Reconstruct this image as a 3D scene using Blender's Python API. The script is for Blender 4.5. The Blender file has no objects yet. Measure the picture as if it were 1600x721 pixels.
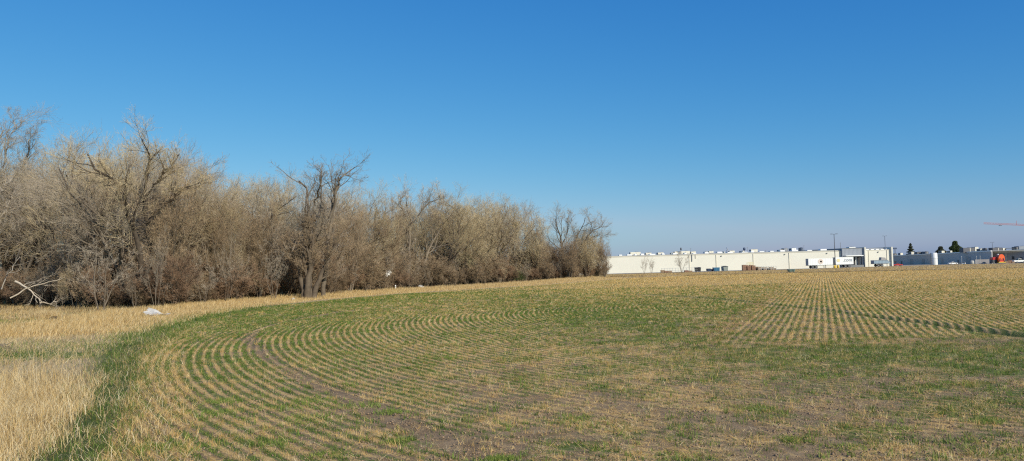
import bpy, math, random
import numpy as np
from mathutils import Vector, Matrix

SC = bpy.context.scene
COL = SC.collection
R = math.radians
F = 1232.0
CAMZ = 2.5
PITCH, ROLL = 2.58, -1.5
SUN_AZ_X, SUN_AZ_Y, SUN_EL = 0.64, -0.77, 29.0

# ------------------------------------------------------------------ camera
cam_d = bpy.data.cameras.new('camera')
cam = bpy.data.objects.new('camera', cam_d)
COL.objects.link(cam)
cam.location = (0, 0, CAMZ)
RM = Matrix.Rotation(R(90 + PITCH), 3, 'X') @ Matrix.Rotation(R(ROLL), 3, 'Z')
cam.rotation_euler = RM.to_euler()
cam_d.sensor_width = 36
cam_d.lens = 36 * F / 1600
cam_d.clip_start = 0.1
cam_d.clip_end = 8000
SC.camera = cam


def terrain(x, y):
    x = np.asarray(x, float); y = np.asarray(y, float)
    z = -0.009 * np.clip(y - 146, 0, 420)
    z = z + 0.35 * np.exp(-((y - 196) / 26) ** 2 - ((x - 105) / 30) ** 2)
    z = z + 0.5 * np.exp(-((y - 22) / 9) ** 2) * np.clip((-x - 9) / 9, 0, 1) * 0.4
    return z


def ray(px, py):
    return RM @ Vector(((px - 800) / F, (360.5 - py) / F, -1.0))


def at(px, py, Y):
    d = ray(px, py)
    return Vector((0, 0, CAMZ)) + d * (Y / d.y)


def ground(px, py):
    """where the ray meets the level ground"""
    d = ray(px, py)
    return Vector((0, 0, CAMZ)) + d * (-CAMZ / d.z)


def gp(px, Y):
    """ground point at depth Y seen in column px"""
    py = 430.0
    for _ in range(12):
        p = at(px, py, Y)
        z = float(terrain(p.x, p.y))
        py += (p.z - z) * F / Y
    p = at(px, py, Y)
    p.z = float(terrain(p.x, p.y))
    return p


# ------------------------------------------------------------------ materials
def new_mat(name):
    m = bpy.data.materials.new(name)
    m.use_nodes = True
    nt = m.node_tree
    nt.nodes.clear()
    return m, nt


def N(nt, kind, **kw):
    n = nt.nodes.new(kind)
    for k, v in kw.items():
        setattr(n, k, v)
    return n


def ramp(nt, stops, fac=None, interp='LINEAR'):
    n = nt.nodes.new('ShaderNodeValToRGB')
    n.color_ramp.interpolation = interp
    e = n.color_ramp.elements
    while len(e) < len(stops):
        e.new(0.5)
    for i, (p, c) in enumerate(stops):
        e[i].position = p
        e[i].color = (c[0], c[1], c[2], 1)
    if fac is not None:
        nt.links.new(fac, n.inputs[0])
    return n.outputs[0]


def math_n(nt, op, a, b=None, c=None, clamp=False):
    n = nt.nodes.new('ShaderNodeMath')
    n.operation = op
    n.use_clamp = clamp
    for i, v in enumerate((a, b, c)):
        if v is None:
            continue
        if isinstance(v, (int, float)):
            n.inputs[i].default_value = v
        else:
            nt.links.new(v, n.inputs[i])
    return n.outputs[0]


def mixc(nt, fac, a, b):
    n = nt.nodes.new('ShaderNodeMix')
    n.data_type = 'RGBA'
    for i, v in ((0, fac), (6, a), (7, b)):
        if isinstance(v, (int, float)):
            n.inputs[i].default_value = v
        elif isinstance(v, tuple):
            n.inputs[i].default_value = (v[0], v[1], v[2], 1)
        else:
            nt.links.new(v, n.inputs[i])
    return n.outputs[2]


def noise(nt, vec, scale, detail=4, rough=0.6, out=0):
    n = nt.nodes.new('ShaderNodeTexNoise')
    n.inputs['Scale'].default_value = scale
    n.inputs['Detail'].default_value = detail
    n.inputs['Roughness'].default_value = rough
    if vec is not None:
        nt.links.new(vec, n.inputs['Vector'])
    return n.outputs[out]


def surf(nt, col, rough=0.8, bump=None, bump_s=0.3, bump_d=0.02, trans=0.0, metal=0.0):
    p = nt.nodes.new('ShaderNodeBsdfPrincipled')
    if isinstance(col, tuple):
        p.inputs['Base Color'].default_value = (col[0], col[1], col[2], 1)
    else:
        nt.links.new(col, p.inputs['Base Color'])
    p.inputs['Roughness'].default_value = rough
    p.inputs['Metallic'].default_value = metal
    if rough > 0.7:
        p.inputs['Specular IOR Level'].default_value = 0.2
    if bump is not None:
        b = nt.nodes.new('ShaderNodeBump')
        b.inputs['Strength'].default_value = bump_s
        b.inputs['Distance'].default_value = bump_d
        nt.links.new(bump, b.inputs['Height'])
        nt.links.new(b.outputs[0], p.inputs['Normal'])
    out = nt.nodes.new('ShaderNodeOutputMaterial')
    if trans > 0:
        t = nt.nodes.new('ShaderNodeBsdfTranslucent')
        if isinstance(col, tuple):
            t.inputs[0].default_value = (col[0], col[1], col[2], 1)
        else:
            nt.links.new(col, t.inputs[0])
        mx = nt.nodes.new('ShaderNodeMixShader')
        mx.inputs[0].default_value = trans
        nt.links.new(p.outputs[0], mx.inputs[1])
        nt.links.new(t.outputs[0], mx.inputs[2])
        nt.links.new(mx.outputs[0], out.inputs[0])
    else:
        nt.links.new(p.outputs[0], out.inputs[0])


def paint(name, c, rough=0.55, var=0.12, scale=1.2, metal=0.0, ribs=None):
    """weathered painted surface; ribs = (axis, spacing) for corrugation bump"""
    m, nt = new_mat(name)
    tc = N(nt, 'ShaderNodeTexCoord')
    n1 = noise(nt, tc.outputs['Object'], scale, 6, 0.65)
    lo = tuple(max(0, v * (1 - var)) for v in c)
    hi = tuple(min(1, v * (1 + var)) for v in c)
    col = ramp(nt, [(0.3, lo), (0.7, hi)], n1)
    bump = None
    if ribs:
        sp = N(nt, 'ShaderNodeSeparateXYZ')
        nt.links.new(tc.outputs['Object'], sp.inputs[0])
        s = math_n(nt, 'SINE', math_n(nt, 'MULTIPLY', sp.outputs[ribs[0]], 2 * math.pi / ribs[1]))
        bump = s
    surf(nt, col, rough, bump, 0.6, 0.03, metal=metal)
    return m


def bark(name, lo, hi, trans=0.0):
    m, nt = new_mat(name)
    tc = N(nt, 'ShaderNodeTexCoord')
    oi = N(nt, 'ShaderNodeObjectInfo')
    n1 = noise(nt, tc.outputs['Object'], 1.3, 6, 0.75)
    n2 = math_n(nt, 'ADD', n1, math_n(nt, 'MULTIPLY', math_n(nt, 'SUBTRACT', oi.outputs['Random'], 0.5), 0.28))
    col = ramp(nt, [(0.3, lo), (0.7, hi)], n2)
    surf(nt, col, 0.9, noise(nt, tc.outputs['Object'], 14, 4), 0.5, 0.03, trans)
    return m


def blade_mat(name, stops, trans=0.3):
    m, nt = new_mat(name)
    a = N(nt, 'ShaderNodeAttribute', attribute_name='tint')
    col = ramp(nt, stops, a.outputs['Fac'])
    surf(nt, col, 0.75, trans=trans)
    return m


M = {}
M['bark_grey'] = bark('bark_grey', (0.09, 0.070, 0.05), (0.26, 0.21, 0.155))
M['bark_dark'] = bark('bark_dark', (0.045, 0.034, 0.025), (0.15, 0.115, 0.08))
M['bark_pale'] = bark('bark_pale', (0.24, 0.205, 0.16), (0.46, 0.41, 0.34))
M['bark_red'] = bark('bark_red', (0.12, 0.075, 0.05), (0.26, 0.18, 0.12))
M['twig_tan'] = bark('twig_tan', (0.38, 0.295, 0.165), (0.66, 0.53, 0.32))
M['twig_grey'] = bark('twig_grey', (0.34, 0.28, 0.205), (0.58, 0.49, 0.37))
M['twig_red'] = bark('twig_red', (0.24, 0.15, 0.09), (0.44, 0.29, 0.18))
M['twig_brown'] = bark('twig_brown', (0.25, 0.175, 0.105), (0.46, 0.34, 0.21))
M['twig_pale'] = bark('twig_pale', (0.30, 0.26, 0.21), (0.50, 0.45, 0.38))
M['needle'] = bark('needle_green_hazed', (0.05, 0.058, 0.035), (0.13, 0.13, 0.075))  # needle colour lightened to stand in for haze over the far evergreens
M['needle2'] = bark('needle_olive', (0.045, 0.065, 0.02), (0.13, 0.17, 0.06))
M['cream'] = paint('cream_wall_paint', (0.68, 0.645, 0.54), 0.7, 0.04, 0.15)
M['cream_trim'] = paint('cream_trim_metal', (0.62, 0.57, 0.45), 0.5, 0.06, 0.6)
M['unit'] = paint('rooftop_unit_paint', (0.72, 0.67, 0.54), 0.5, 0.10, 0.8)
M['unit_dark'] = paint('rooftop_grille', (0.10, 0.10, 0.11), 0.6, 0.2, 2.0)
M['white'] = paint('white_paint', (0.80, 0.79, 0.74), 0.45, 0.05, 0.6)
M['white_ribbed'] = paint('white_trailer_skin', (0.82, 0.81, 0.76), 0.4, 0.03, 0.4, 0.0, (0, 0.6))
M['grey'] = paint('grey_wall_panel', (0.25, 0.27, 0.30), 0.6, 0.08, 0.4, 0.0, (0, 0.5))
M['grey_roof'] = paint('grey_roof_membrane', (0.33, 0.33, 0.32), 0.85, 0.12, 0.2)
M['bluegrey'] = paint('blue_grey_ribbed_metal', (0.43, 0.40, 0.375), 0.5, 0.10, 0.15, 0.0, (0, 0.9))
M['bluegrey_dark'] = paint('dark_blue_grey_metal', (0.30, 0.28, 0.265), 0.5, 0.12, 0.2)
M['black'] = paint('black_rubber', (0.025, 0.025, 0.027), 0.7, 0.2, 3)
M['dark'] = paint('dark_steel', (0.06, 0.065, 0.075), 0.5, 0.2, 2)
M['galv'] = paint('galvanised_steel', (0.20, 0.20, 0.20), 0.45, 0.15, 2, 0.3)
M['navy'] = paint('navy_blue_paint', (0.035, 0.06, 0.12), 0.5, 0.2, 1)
M['blue'] = paint('teal_blue_paint', (0.03, 0.14, 0.24), 0.5, 0.2, 1, 0.0, (0, 0.5))
M['grey_box'] = paint('grey_green_box_paint', (0.28, 0.30, 0.26), 0.6, 0.1, 1)
M['green_box'] = paint('utility_green_paint', (0.11, 0.16, 0.13), 0.6, 0.1, 1)
M['trailer_blue'] = paint('pale_blue_trailer_paint', (0.24, 0.31, 0.36), 0.5, 0.08, 0.7, 0.0, (0, 0.5))
M['yellow'] = paint('yellow_concrete_paint', (0.62, 0.42, 0.05), 0.7, 0.2, 2)
M['orange'] = paint('orange_drum_paint', (0.75, 0.10, 0.015), 0.4, 0.1, 1)
M['red'] = paint('red_car_paint', (0.42, 0.03, 0.03), 0.3, 0.05, 1)
M['crane_red'] = paint('faded_red_crane_paint', (0.47, 0.15, 0.14), 0.5, 0.1, 1)
M['wood'] = paint('weathered_pallet_wood', (0.33, 0.23, 0.15), 0.85, 0.35, 1.5)
M['wood_red'] = paint('reddish_crate_wood', (0.30, 0.17, 0.11), 0.85, 0.3, 1.5)
M['yellow_wood'] = paint('pale_yellow_steel', (0.66, 0.56, 0.27), 0.6, 0.1, 1.5)
M['glass'] = paint('dark_window_glass', (0.03, 0.035, 0.04), 0.08, 0.1, 1)
M['emblem'] = paint('faded_orange_emblem', (0.66, 0.55, 0.46), 0.6, 0.15, 3)
M['letter'] = paint('grey_lettering', (0.27, 0.29, 0.32), 0.6, 0.1, 3)
M['letter_yellow'] = paint('pale_yellow_lettering', (0.72, 0.62, 0.34), 0.6, 0.1, 3)
M['plastic'] = paint('white_plastic_film', (0.50, 0.47, 0.42), 0.35, 0.06, 6)
M['bird'] = paint('dark_plumage', (0.03, 0.03, 0.035), 0.7, 0.2, 5)
M['dirt_dark'] = paint('rotten_wood', (0.05, 0.035, 0.022), 0.95, 0.5, 4)
M['stone'] = paint('pale_stone', (0.45, 0.43, 0.38), 0.9, 0.2, 3)
M['steel_pale'] = paint('pale_fence_steel', (0.42, 0.42, 0.40), 0.5, 0.1, 2)

# ------------------------------------------------------------------ object helpers


def tag(o, label=None, cat=None, group=None, kind=None):
    if label: o['label'] = label
    if cat: o['category'] = cat
    if group: o['group'] = group
    if kind: o['kind'] = kind
    return o


def empty(name, loc, rz=0.0, label=None, cat=None, group=None):
    o = bpy.data.objects.new(name, None)
    COL.objects.link(o)
    o.location = loc
    o.rotation_euler = (0, 0, rz)
    o.empty_display_size = 0.3
    return tag(o, label, cat, group)


def link(name, me, parent=None, loc=(0, 0, 0)):
    o = bpy.data.objects.new(name, me)
    COL.objects.link(o)
    o.location = loc
    if parent is not None:
        o.parent = parent
    return o


def np_mesh(name, verts, loops, totals, mat, smooth=False, tint=None):
    me = bpy.data.meshes.new(name)
    verts = np.asarray(verts, np.float32).reshape(-1, 3)
    loops = np.asarray(loops, np.int32).ravel()
    totals = np.asarray(totals, np.int32).ravel()
    me.vertices.add(len(verts))
    me.vertices.foreach_set('co', verts.ravel())
    me.loops.add(len(loops))
    me.loops.foreach_set('vertex_index', loops)
    me.polygons.add(len(totals))
    st = np.zeros(len(totals), np.int32)
    st[1:] = np.cumsum(totals)[:-1]
    me.polygons.foreach_set('loop_start', st)
    if smooth:
        me.polygons.foreach_set('use_smooth', np.ones(len(totals), bool))
    if tint is not None:
        a = me.attributes.new('tint', 'FLOAT', 'POINT')
        a.data.foreach_set('value', np.asarray(tint, np.float32))
    me.materials.append(mat)
    me.update(calc_edges=True)
    return me


class MB:
    def __init__(self):
        self.v = []; self.f = []

    def add(self, vs, fs):
        b = len(self.v)
        self.v += [tuple(v) for v in vs]
        self.f += [tuple(i + b for i in f) for f in fs]
        return self

    def box(self, x0, x1, y0, y1, z0, z1):
        vs = [(x0, y0, z0), (x1, y0, z0), (x1, y1, z0), (x0, y1, z0), (x0, y0, z1), (x1, y0, z1), (x1, y1, z1), (x0, y1, z1)]
        return self.add(vs, [(3, 2, 1, 0), (4, 5, 6, 7), (0, 1, 5, 4), (1, 2, 6, 5), (2, 3, 7, 6), (3, 0, 4, 7)])

    def cbox(self, x0, x1, y0, y1, z0, z1, c):
        """box with chamfered vertical edges and top"""
        vs = []
        for z, k in ((z0, 0), (z1 - c, 0), (z1, c)):
            a0, a1, b0, b1 = x0 + k, x1 - k, y0 + k, y1 - k
            vs += [(a0 + c, b0, z), (a1 - c, b0, z), (a1, b0 + c, z), (a1, b1 - c, z), (a1 - c, b1, z), (a0 + c, b1, z), (a0, b1 - c, z), (a0, b0 + c, z)]
        fs = [tuple(range(7, -1, -1)), tuple(range(16, 24))]
        for r in (0, 8):
            for i in range(8):
                fs.append((r + i, r + (i + 1) % 8, r + 8 + (i + 1) % 8, r + 8 + i))
        return self.add(vs, fs)

    def bar(self, a, b, r0, r1=None, n=8, cap=True):
        r1 = r0 if r1 is None else r1
        a, b = Vector(a), Vector(b)
        d = (b - a).normalized()
        u = d.cross(Vector((0, 0, 1)) if abs(d.z) < 0.9 else Vector((1, 0, 0))).normalized()
        w = d.cross(u)
        vs = []
        for c, r in ((a, r0), (b, r1)):
            for i in range(n):
                t = 2 * math.pi * i / n
                vs.append(c + u * (r * math.cos(t)) + w * (r * math.sin(t)))
        fs = [(i, (i + 1) % n, n + (i + 1) % n, n + i) for i in range(n)]
        if cap:
            fs += [tuple(range(n - 1, -1, -1)), tuple(range(n, 2 * n))]
        return self.add(vs, fs)

    def lathe(self, prof, n=16, axis='z', c=(0, 0, 0)):
        vs = []
        for r, h in prof:
            for i in range(n):
                t = 2 * math.pi * i / n
                a, b = r * math.cos(t), r * math.sin(t)
                p = (a, b, h) if axis == 'z' else ((h, a, b) if axis == 'x' else (a, h, b))
                vs.append((p[0] + c[0], p[1] + c[1], p[2] + c[2]))
        fs = []
        for k in range(len(prof) - 1):
            for i in range(n):
                fs.append((k * n + i, k * n + (i + 1) % n, (k + 1) * n + (i + 1) % n, (k + 1) * n + i))
        fs += [tuple(range(n - 1, -1, -1)), tuple(range((len(prof) - 1) * n, len(prof) * n))]
        return self.add(vs, fs)

    def extr(self, pts, y0, y1):
        """profile in xz extruded along y"""
        n = len(pts)
        vs = [(x, y0, z) for x, z in pts] + [(x, y1, z) for x, z in pts]
        fs = [(i, (i + 1) % n, n + (i + 1) % n, n + i) for i in range(n)]
        fs += [tuple(range(n - 1, -1, -1)), tuple(range(n, 2 * n))]
        return self.add(vs, fs)

    def build(self, name, mat, parent=None, smooth=False, loc=(0, 0, 0)):
        me = bpy.data.meshes.new(name)
        me.from_pydata(self.v, [], self.f)
        if smooth:
            me.polygons.foreach_set('use_smooth', [True] * len(me.polygons))
        me.materials.append(mat)
        me.update()
        return link(name, me, parent, loc)


# ------------------------------------------------------------------ field layout (ground coordinates)
EDGE = [(-2.2, 2.0)] + [tuple(ground(px, py)[:2]) for px, py in
        ((150, 721), (185, 640), (205, 590), (212, 552), (262, 520), (330, 497), (420, 480), (520, 468.5),
         (620, 460), (740, 452.5), (850, 445.5), (940, 438.5), (985, 434.5), (1090, 430.6), (1237, 427.0), (1390, 423.8), (1600, 419.2))] + [(400, 125), (2000, 120)]
EDGE = np.array(EDGE)


def edge_dist(x, y):
    """signed distance to the field edge, positive outside"""
    x = np.asarray(x, float); y = np.asarray(y, float)
    best = np.full(x.shape, 1e9); sgn = np.ones(x.shape)
    for i in range(len(EDGE) - 1):
        ax, ay = EDGE[i]; bx, by = EDGE[i + 1]
        dx, dy = bx - ax, by - ay
        t = np.clip(((x - ax) * dx + (y - ay) * dy) / (dx * dx + dy * dy), 0, 1)
        ex, ey = x - (ax + t * dx), y - (ay + t * dy)
        d = np.hypot(ex, ey)
        cr = dx * (y - ay) - dy * (x - ax)
        m = d < best
        best = np.where(m, d, best)
        sgn = np.where(m, np.where(cr > 0, 1.0, -1.0), sgn)
    return best * sgn


CX, CY = 27.0, 41.0            # centre of the curved headland rows
ROWS = 0.26
RA = R(21.4)                   # heading of the straight rows
RD = (math.sin(RA), math.cos(RA)); RN = (math.cos(RA), -math.sin(RA))


def interior(x, y):
    """0..1: inside the block of straight rows"""
    u = (x - 8.0) * RN[0] + (y - 30.0) * RN[1]
    a = np.clip((u + 0.5) / 1.0, 0, 1)
    b = np.clip((y - 20.0 - 0.12 * (x - 8)) / 4.0, 0, 1)
    return a * b


def inner(x, y):
    """like interior but fading in slowly, for how crisp the straight rows are"""
    u = (x - 8.0) * RN[0] + (y - 30.0) * RN[1]
    return np.clip((u + 1.0) / 7.0, 0, 1) * np.clip((y - 20.5 - 0.12 * (x - 8)) / 7.0, 0, 1)


def vnoise(x, y, s, seed=0):
    """cheap smooth value noise, 0..1"""
    x = np.asarray(x, float) / s + 1000.5 + seed * 17.3
    y = np.asarray(y, float) / s + 1000.5 + seed * 9.1
    xi = np.floor(x).astype(np.int64); yi = np.floor(y).astype(np.int64)
    fx = x - xi; fy = y - yi
    fx = fx * fx * (3 - 2 * fx); fy = fy * fy * (3 - 2 * fy)

    def h(a, b):
        v = (a * 374761393 + b * 668265263 + seed * 974711) & 0xffffffff
        v = ((v ^ (v >> 13)) * 1274126177) & 0xffffffff
        return ((v ^ (v >> 16)) & 0xffff) / 65535.0
    return (h(xi, yi) * (1 - fx) + h(xi + 1, yi) * fx) * (1 - fy) + (h(xi, yi + 1) * (1 - fx) + h(xi + 1, yi + 1) * fx) * fy


def fbm(x, y, s, seed=0, o=3):
    v = 0; a = 0.5; t = 0
    for k in range(o):
        v = v + a * vnoise(x, y, s / 2 ** k, seed + k); t += a; a *= 0.5
    return v / t


def blob(x, y, cx, cy, sx, sy, ang=0):
    c, s = math.cos(ang), math.sin(ang)
    dx, dy = x - cx, y - cy
    return np.exp(-((dx * c + dy * s) / sx) ** 2 - ((-dx * s + dy * c) / sy) ** 2)


def f_green(x, y, s=None):
    """how much young green covers the crop ground, 0..1"""
    if s is None:
        s = edge_dist(x, y)
    g = 0.53 + 0.22 * (fbm(x, y, 4.0, 3) - 0.5) + 0.8 * (fbm(x, y, 0.8, 8) - 0.5)
    band = np.clip(1 - np.abs(-s - 3.0) / 7.0, 0, 1) * np.clip((y - 28) / 10, 0, 1) * np.clip((130 - y) / 30, 0, 1)
    g = g + 0.36 * band
    g = g + 0.42 * blob(x, y, 3.5, 39, 3.2, 10, 0.15) + 0.25 * blob(x, y, 9, 48, 4, 7)
    g = g + 0.35 * blob(x, y, 8.0, 20.5, 3.5, 1.5) + 0.3 * blob(x, y, 13, 18, 4, 3) + 0.3 * blob(x, y, 15, 24.2, 1.5, 3.5)
    g = g + 0.20 * blob(x, y, -9.5, 24, 4.5, 9) + 0.2 * blob(x, y, -4.5, 10.5, 2.0, 1.2)
    g = g - 0.22 * blob(x, y, 0.5, 14, 6, 4) - 0.14 * np.clip((y - 45) / 40, 0, 1) * np.clip((x + 5 - 0.1 * y) / 12, 0, 1)
    g = g - 0.15 * interior(x, y) * np.clip((y - 22) / 6, 0, 1)
    g = g - 0.6 * np.exp(-(line_dist(x, y, TRACK) / 0.20) ** 2) + 0.4 * np.exp(-(line_dist(x, y, RUT) / 0.4) ** 2)
    return np.clip(g, 0, 1)


TRACK = [tuple(ground(px, py)[:2]) for px, py in ((900, 760), (760, 715), (700, 690), (560, 630), (470, 588), (425, 562), (396, 542), (388, 530), (398, 518), (430, 506), (520, 489), (600, 479))]
RUT = [(-1.0 + 0, 0)] and [tuple(ground(px, py)[:2]) for px, py in ((1680, 536), (1600, 526), (1500, 512.5), (1430, 504), (1300, 487), (1210, 477), (1150, 470.5), (1090, 465.5), (1010, 461))]
RUT2 = [tuple(ground(px, py)[:2]) for px, py in ((215, 551), (300, 548), (400, 544), (520, 538), (640, 536), (760, 534), (900, 531))]


def line_dist(x, y, pts):
    best = np.full(np.shape(x), 1e9)
    for i in range(len(pts) - 1):
        ax, ay = pts[i]; bx, by = pts[i + 1]
        dx, dy = bx - ax, by - ay
        t = np.clip(((x - ax) * dx + (y - ay) * dy) / (dx * dx + dy * dy), 0, 1)
        best = np.minimum(best, np.hypot(x - (ax + t * dx), y - (ay + t * dy)))
    return best


def f_straw(x, y, s=None):
    if s is None:
        s = edge_dist(x, y)
    g = 0.50 + 0.16 * (fbm(x, y, 3.2, 21) - 0.5) + 0.8 * (fbm(x, y, 0.6, 33) - 0.5)
    band = np.clip(1 - np.abs(-s - 2.0) / 6.0, 0, 1) * np.clip((y - 32) / 10, 0, 1)
    g = g - 0.12 * band
    g = g + 0.16 * inner(x, y) + 0.22 * np.clip((x - 2) / 5, 0, 1) * np.clip((y - 38) / 14, 0, 1) + 0.2 * np.clip((y - 70) / 40, 0, 1) - 0.15 * blob(x, y, 3.5, 39, 3.0, 9, 0.15)
    g = g - 0.32 * np.exp(-(line_dist(x, y, TRACK) / 0.3) ** 2)
    g = g + 0.15 * blob(x, y, 2, 22, 6, 4)
    return np.clip(g, 0, 1)


def rutk(x, y):
    return np.clip((38 - y) / 10, 0.4, 1.0) * np.clip(0.3 + 1.4 * (fbm(x, y, 2.4, 44) - 0.15), 0.2, 1)


def ruts(y):
    return 0.20 + 0.16 * np.clip((34 - y) / 8, 0, 1)


def micro(x, y):
    return np.clip((60 - y) / 10, 0, 1) * (0.03 * (fbm(x, y, 0.7, 5) - 0.5) + 0.05 * (fbm(x, y, 3.0, 6) - 0.5))


# ------------------------------------------------------------------ the ground sheet
def axis(fine0, fine1, step, lo, hi, grow):
    a = list(np.arange(fine0, fine1, step))
    d = step; v = a[-1]
    while v < hi:
        d *= grow; v += d; a.append(v)
    d = step; v = a[0]
    while v > lo:
        d *= grow; v -= d; a.insert(0, v)
    return np.array(a)


gx = axis(-24, 24, 0.16, -2500, 3000, 1.055)
gy = axis(6, 56, 0.16, -300, 4000, 1.04)
X, Y = np.meshgrid(gx, gy)
S = edge_dist(X, Y)
Z = terrain(X, Y)
inf = (S < 0)
Z = Z + micro(X, Y)
ld = line_dist(X, Y, RUT)
Z = Z - 0.30 * np.exp(-(ld / ruts(Y)) ** 2) * rutk(X, Y) + 0.06 * np.exp(-((ld - 0.55) / 0.2) ** 2)
ld2 = line_dist(X, Y, RUT2)
Z = Z - 0.07 * np.exp(-(ld2 / 0.16) ** 2)
Z = Z - 0.03 * np.exp(-(line_dist(X, Y, TRACK) / 0.3) ** 2)
Z = Z - 0.3 * np.exp(-((S - 0.9) / 0.7) ** 2) * np.clip((X - 22) / 8, 0, 1)
ny, nx = X.shape
idx = np.arange(ny * nx).reshape(ny, nx)
q = np.stack([idx[:-1, :-1], idx[:-1, 1:], idx[1:, 1:], idx[1:, :-1]], -1).reshape(-1, 4)

gm, nt = new_mat('field_ground')
tc = N(nt, 'ShaderNodeTexCoord')
P = tc.outputs['Object']
sp = N(nt, 'ShaderNodeSeparateXYZ'); nt.links.new(P, sp.inputs[0])


def attr(nm):
    return N(nt, 'ShaderNodeAttribute', attribute_name=nm).outputs['Fac']


n_w = noise(nt, P, 0.9, 3)
n_f = noise(nt, P, 9.0, 5, 0.7)
n_m = noise(nt, P, 2.6, 5, 0.7)
n_l = noise(nt, P, 0.5, 4, 0.6)
n_ff = noise(nt, P, 45.0, 4, 0.7)
dxn = math_n(nt, 'SUBTRACT', sp.outputs[0], CX)
dyn = math_n(nt, 'SUBTRACT', sp.outputs[1], CY)
dyn = math_n(nt, 'MAXIMUM', dyn, math_n(nt, 'MULTIPLY', dyn, 0.9))
rr = math_n(nt, 'SQRT', math_n(nt, 'ADD', math_n(nt, 'MULTIPLY', dxn, dxn), math_n(nt, 'MULTIPLY', dyn, dyn)))
uu = math_n(nt, 'ADD', math_n(nt, 'MULTIPLY', sp.outputs[0], RN[0]), math_n(nt, 'MULTIPLY', sp.outputs[1], RN[1]))
wob = math_n(nt, 'MULTIPLY', math_n(nt, 'SUBTRACT', n_w, 0.5), 0.03)
inter = attr('interior')
ph = math_n(nt, 'ADD', math_n(nt, 'ADD', math_n(nt, 'MULTIPLY', uu, inter), math_n(nt, 'MULTIPLY', rr, math_n(nt, 'SUBTRACT', 1.0, inter))), wob)
row = math_n(nt, 'COSINE', math_n(nt, 'MULTIPLY', ph, 2 * math.pi / ROWS))
rown = attr('rowness')
row = math_n(nt, 'MULTIPLY', row, rown)
soil = ramp(nt, [(0.3, (0.13, 0.085, 0.045)), (0.5, (0.27, 0.185, 0.10)), (0.7, (0.45, 0.315, 0.175))], math_n(nt, 'ADD', math_n(nt, 'MULTIPLY', n_m, 0.55), math_n(nt, 'MULTIPLY', n_ff, 0.45)))
strawc = ramp(nt, [(0.25, (0.34, 0.21, 0.07)), (0.5, (0.62, 0.41, 0.15)), (0.8, (0.80, 0.58, 0.27))], n_ff)
greenc = ramp(nt, [(0.3, (0.07, 0.105, 0.02)), (0.6, (0.13, 0.18, 0.036)), (0.85, (0.22, 0.26, 0.07))], n_f)
# straw where row > 0
sv = math_n(nt, 'ADD', math_n(nt, 'MULTIPLY', row, 0.62), math_n(nt, 'MULTIPLY', math_n(nt, 'SUBTRACT', math_n(nt, 'ADD', math_n(nt, 'MULTIPLY', n_f, 0.6), math_n(nt, 'MULTIPLY', n_ff, 0.4)), 0.5), 4.2))
sv = math_n(nt, 'ADD', sv, math_n(nt, 'MULTIPLY', math_n(nt, 'SUBTRACT', attr('straw'), 0.5), 1.5))
sm = math_n(nt, 'MULTIPLY', math_n(nt, 'ADD', sv, -0.05), 2.4, clamp=True)
gv = math_n(nt, 'ADD', math_n(nt, 'MULTIPLY', row, -0.62), math_n(nt, 'MULTIPLY', math_n(nt, 'SUBTRACT', math_n(nt, 'ADD', math_n(nt, 'MULTIPLY', n_m, 0.4), math_n(nt, 'MULTIPLY', noise(nt, P, 17, 4, 0.7), 0.6)), 0.5), 4.0))
gv = math_n(nt, 'ADD', gv, math_n(nt, 'MULTIPLY', math_n(nt, 'SUBTRACT', attr('green'), 0.5), 1.9))
gmk = math_n(nt, 'MULTIPLY', math_n(nt, 'ADD', gv, 0.05), 2.4, clamp=True)
crop = mixc(nt, math_n(nt, 'MULTIPLY', sm, 0.85), soil, strawc)
crop = mixc(nt, math_n(nt, 'MULTIPLY', gmk, 0.85), crop, greenc)
# outside: dead thatch with green showing through
mp = N(nt, 'ShaderNodeMapping'); nt.links.new(P, mp.inputs[0]); mp.inputs['Scale'].default_value = (1, 3.0, 1); mp.inputs['Rotation'].default_value = (0, 0, 0.5)
n_t = noise(nt, mp.outputs[0], 7.0, 6, 0.75)
thatch = ramp(nt, [(0.3, (0.24, 0.17, 0.08)), (0.5, (0.48, 0.36, 0.19)), (0.75, (0.68, 0.54, 0.32))], n_t)
vg = math_n(nt, 'MULTIPLY', math_n(nt, 'ADD', math_n(nt, 'SUBTRACT', attr('green'), 0.5), math_n(nt, 'MULTIPLY', math_n(nt, 'SUBTRACT', n_m, 0.5), 1.6)), 3.0, clamp=True)
rough_g = mixc(nt, vg, thatch, greenc)
fm = math_n(nt, 'MULTIPLY', math_n(nt, 'ADD', math_n(nt, 'SUBTRACT', attr('crop'), 0.5), math_n(nt, 'MULTIPLY', math_n(nt, 'SUBTRACT', n_m, 0.5), 0.6)), 5.0)
fm = math_n(nt, 'ADD', fm, 0.5, clamp=True)
colr = mixc(nt, fm, rough_g, crop)
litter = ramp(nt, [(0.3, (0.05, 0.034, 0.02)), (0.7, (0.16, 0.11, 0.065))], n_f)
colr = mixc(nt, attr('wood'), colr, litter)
colr = mixc(nt, attr('strip'), colr, mixc(nt, 0.6, greenc, (0.05, 0.05, 0.02)))
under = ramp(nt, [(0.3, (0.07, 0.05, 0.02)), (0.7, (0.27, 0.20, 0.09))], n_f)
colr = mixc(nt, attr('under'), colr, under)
colr = mixc(nt, attr('ditch'), colr, (0.07, 0.055, 0.03))  # ditch ground painted dark to show as a shadow line
bh = math_n(nt, 'ADD', math_n(nt, 'MULTIPLY', n_f, 0.6), math_n(nt, 'ADD', math_n(nt, 'MULTIPLY', n_ff, 0.3), math_n(nt, 'MULTIPLY', row, 0.25)))
surf(nt, colr, 0.95, bh, 0.8, 0.06)

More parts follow.
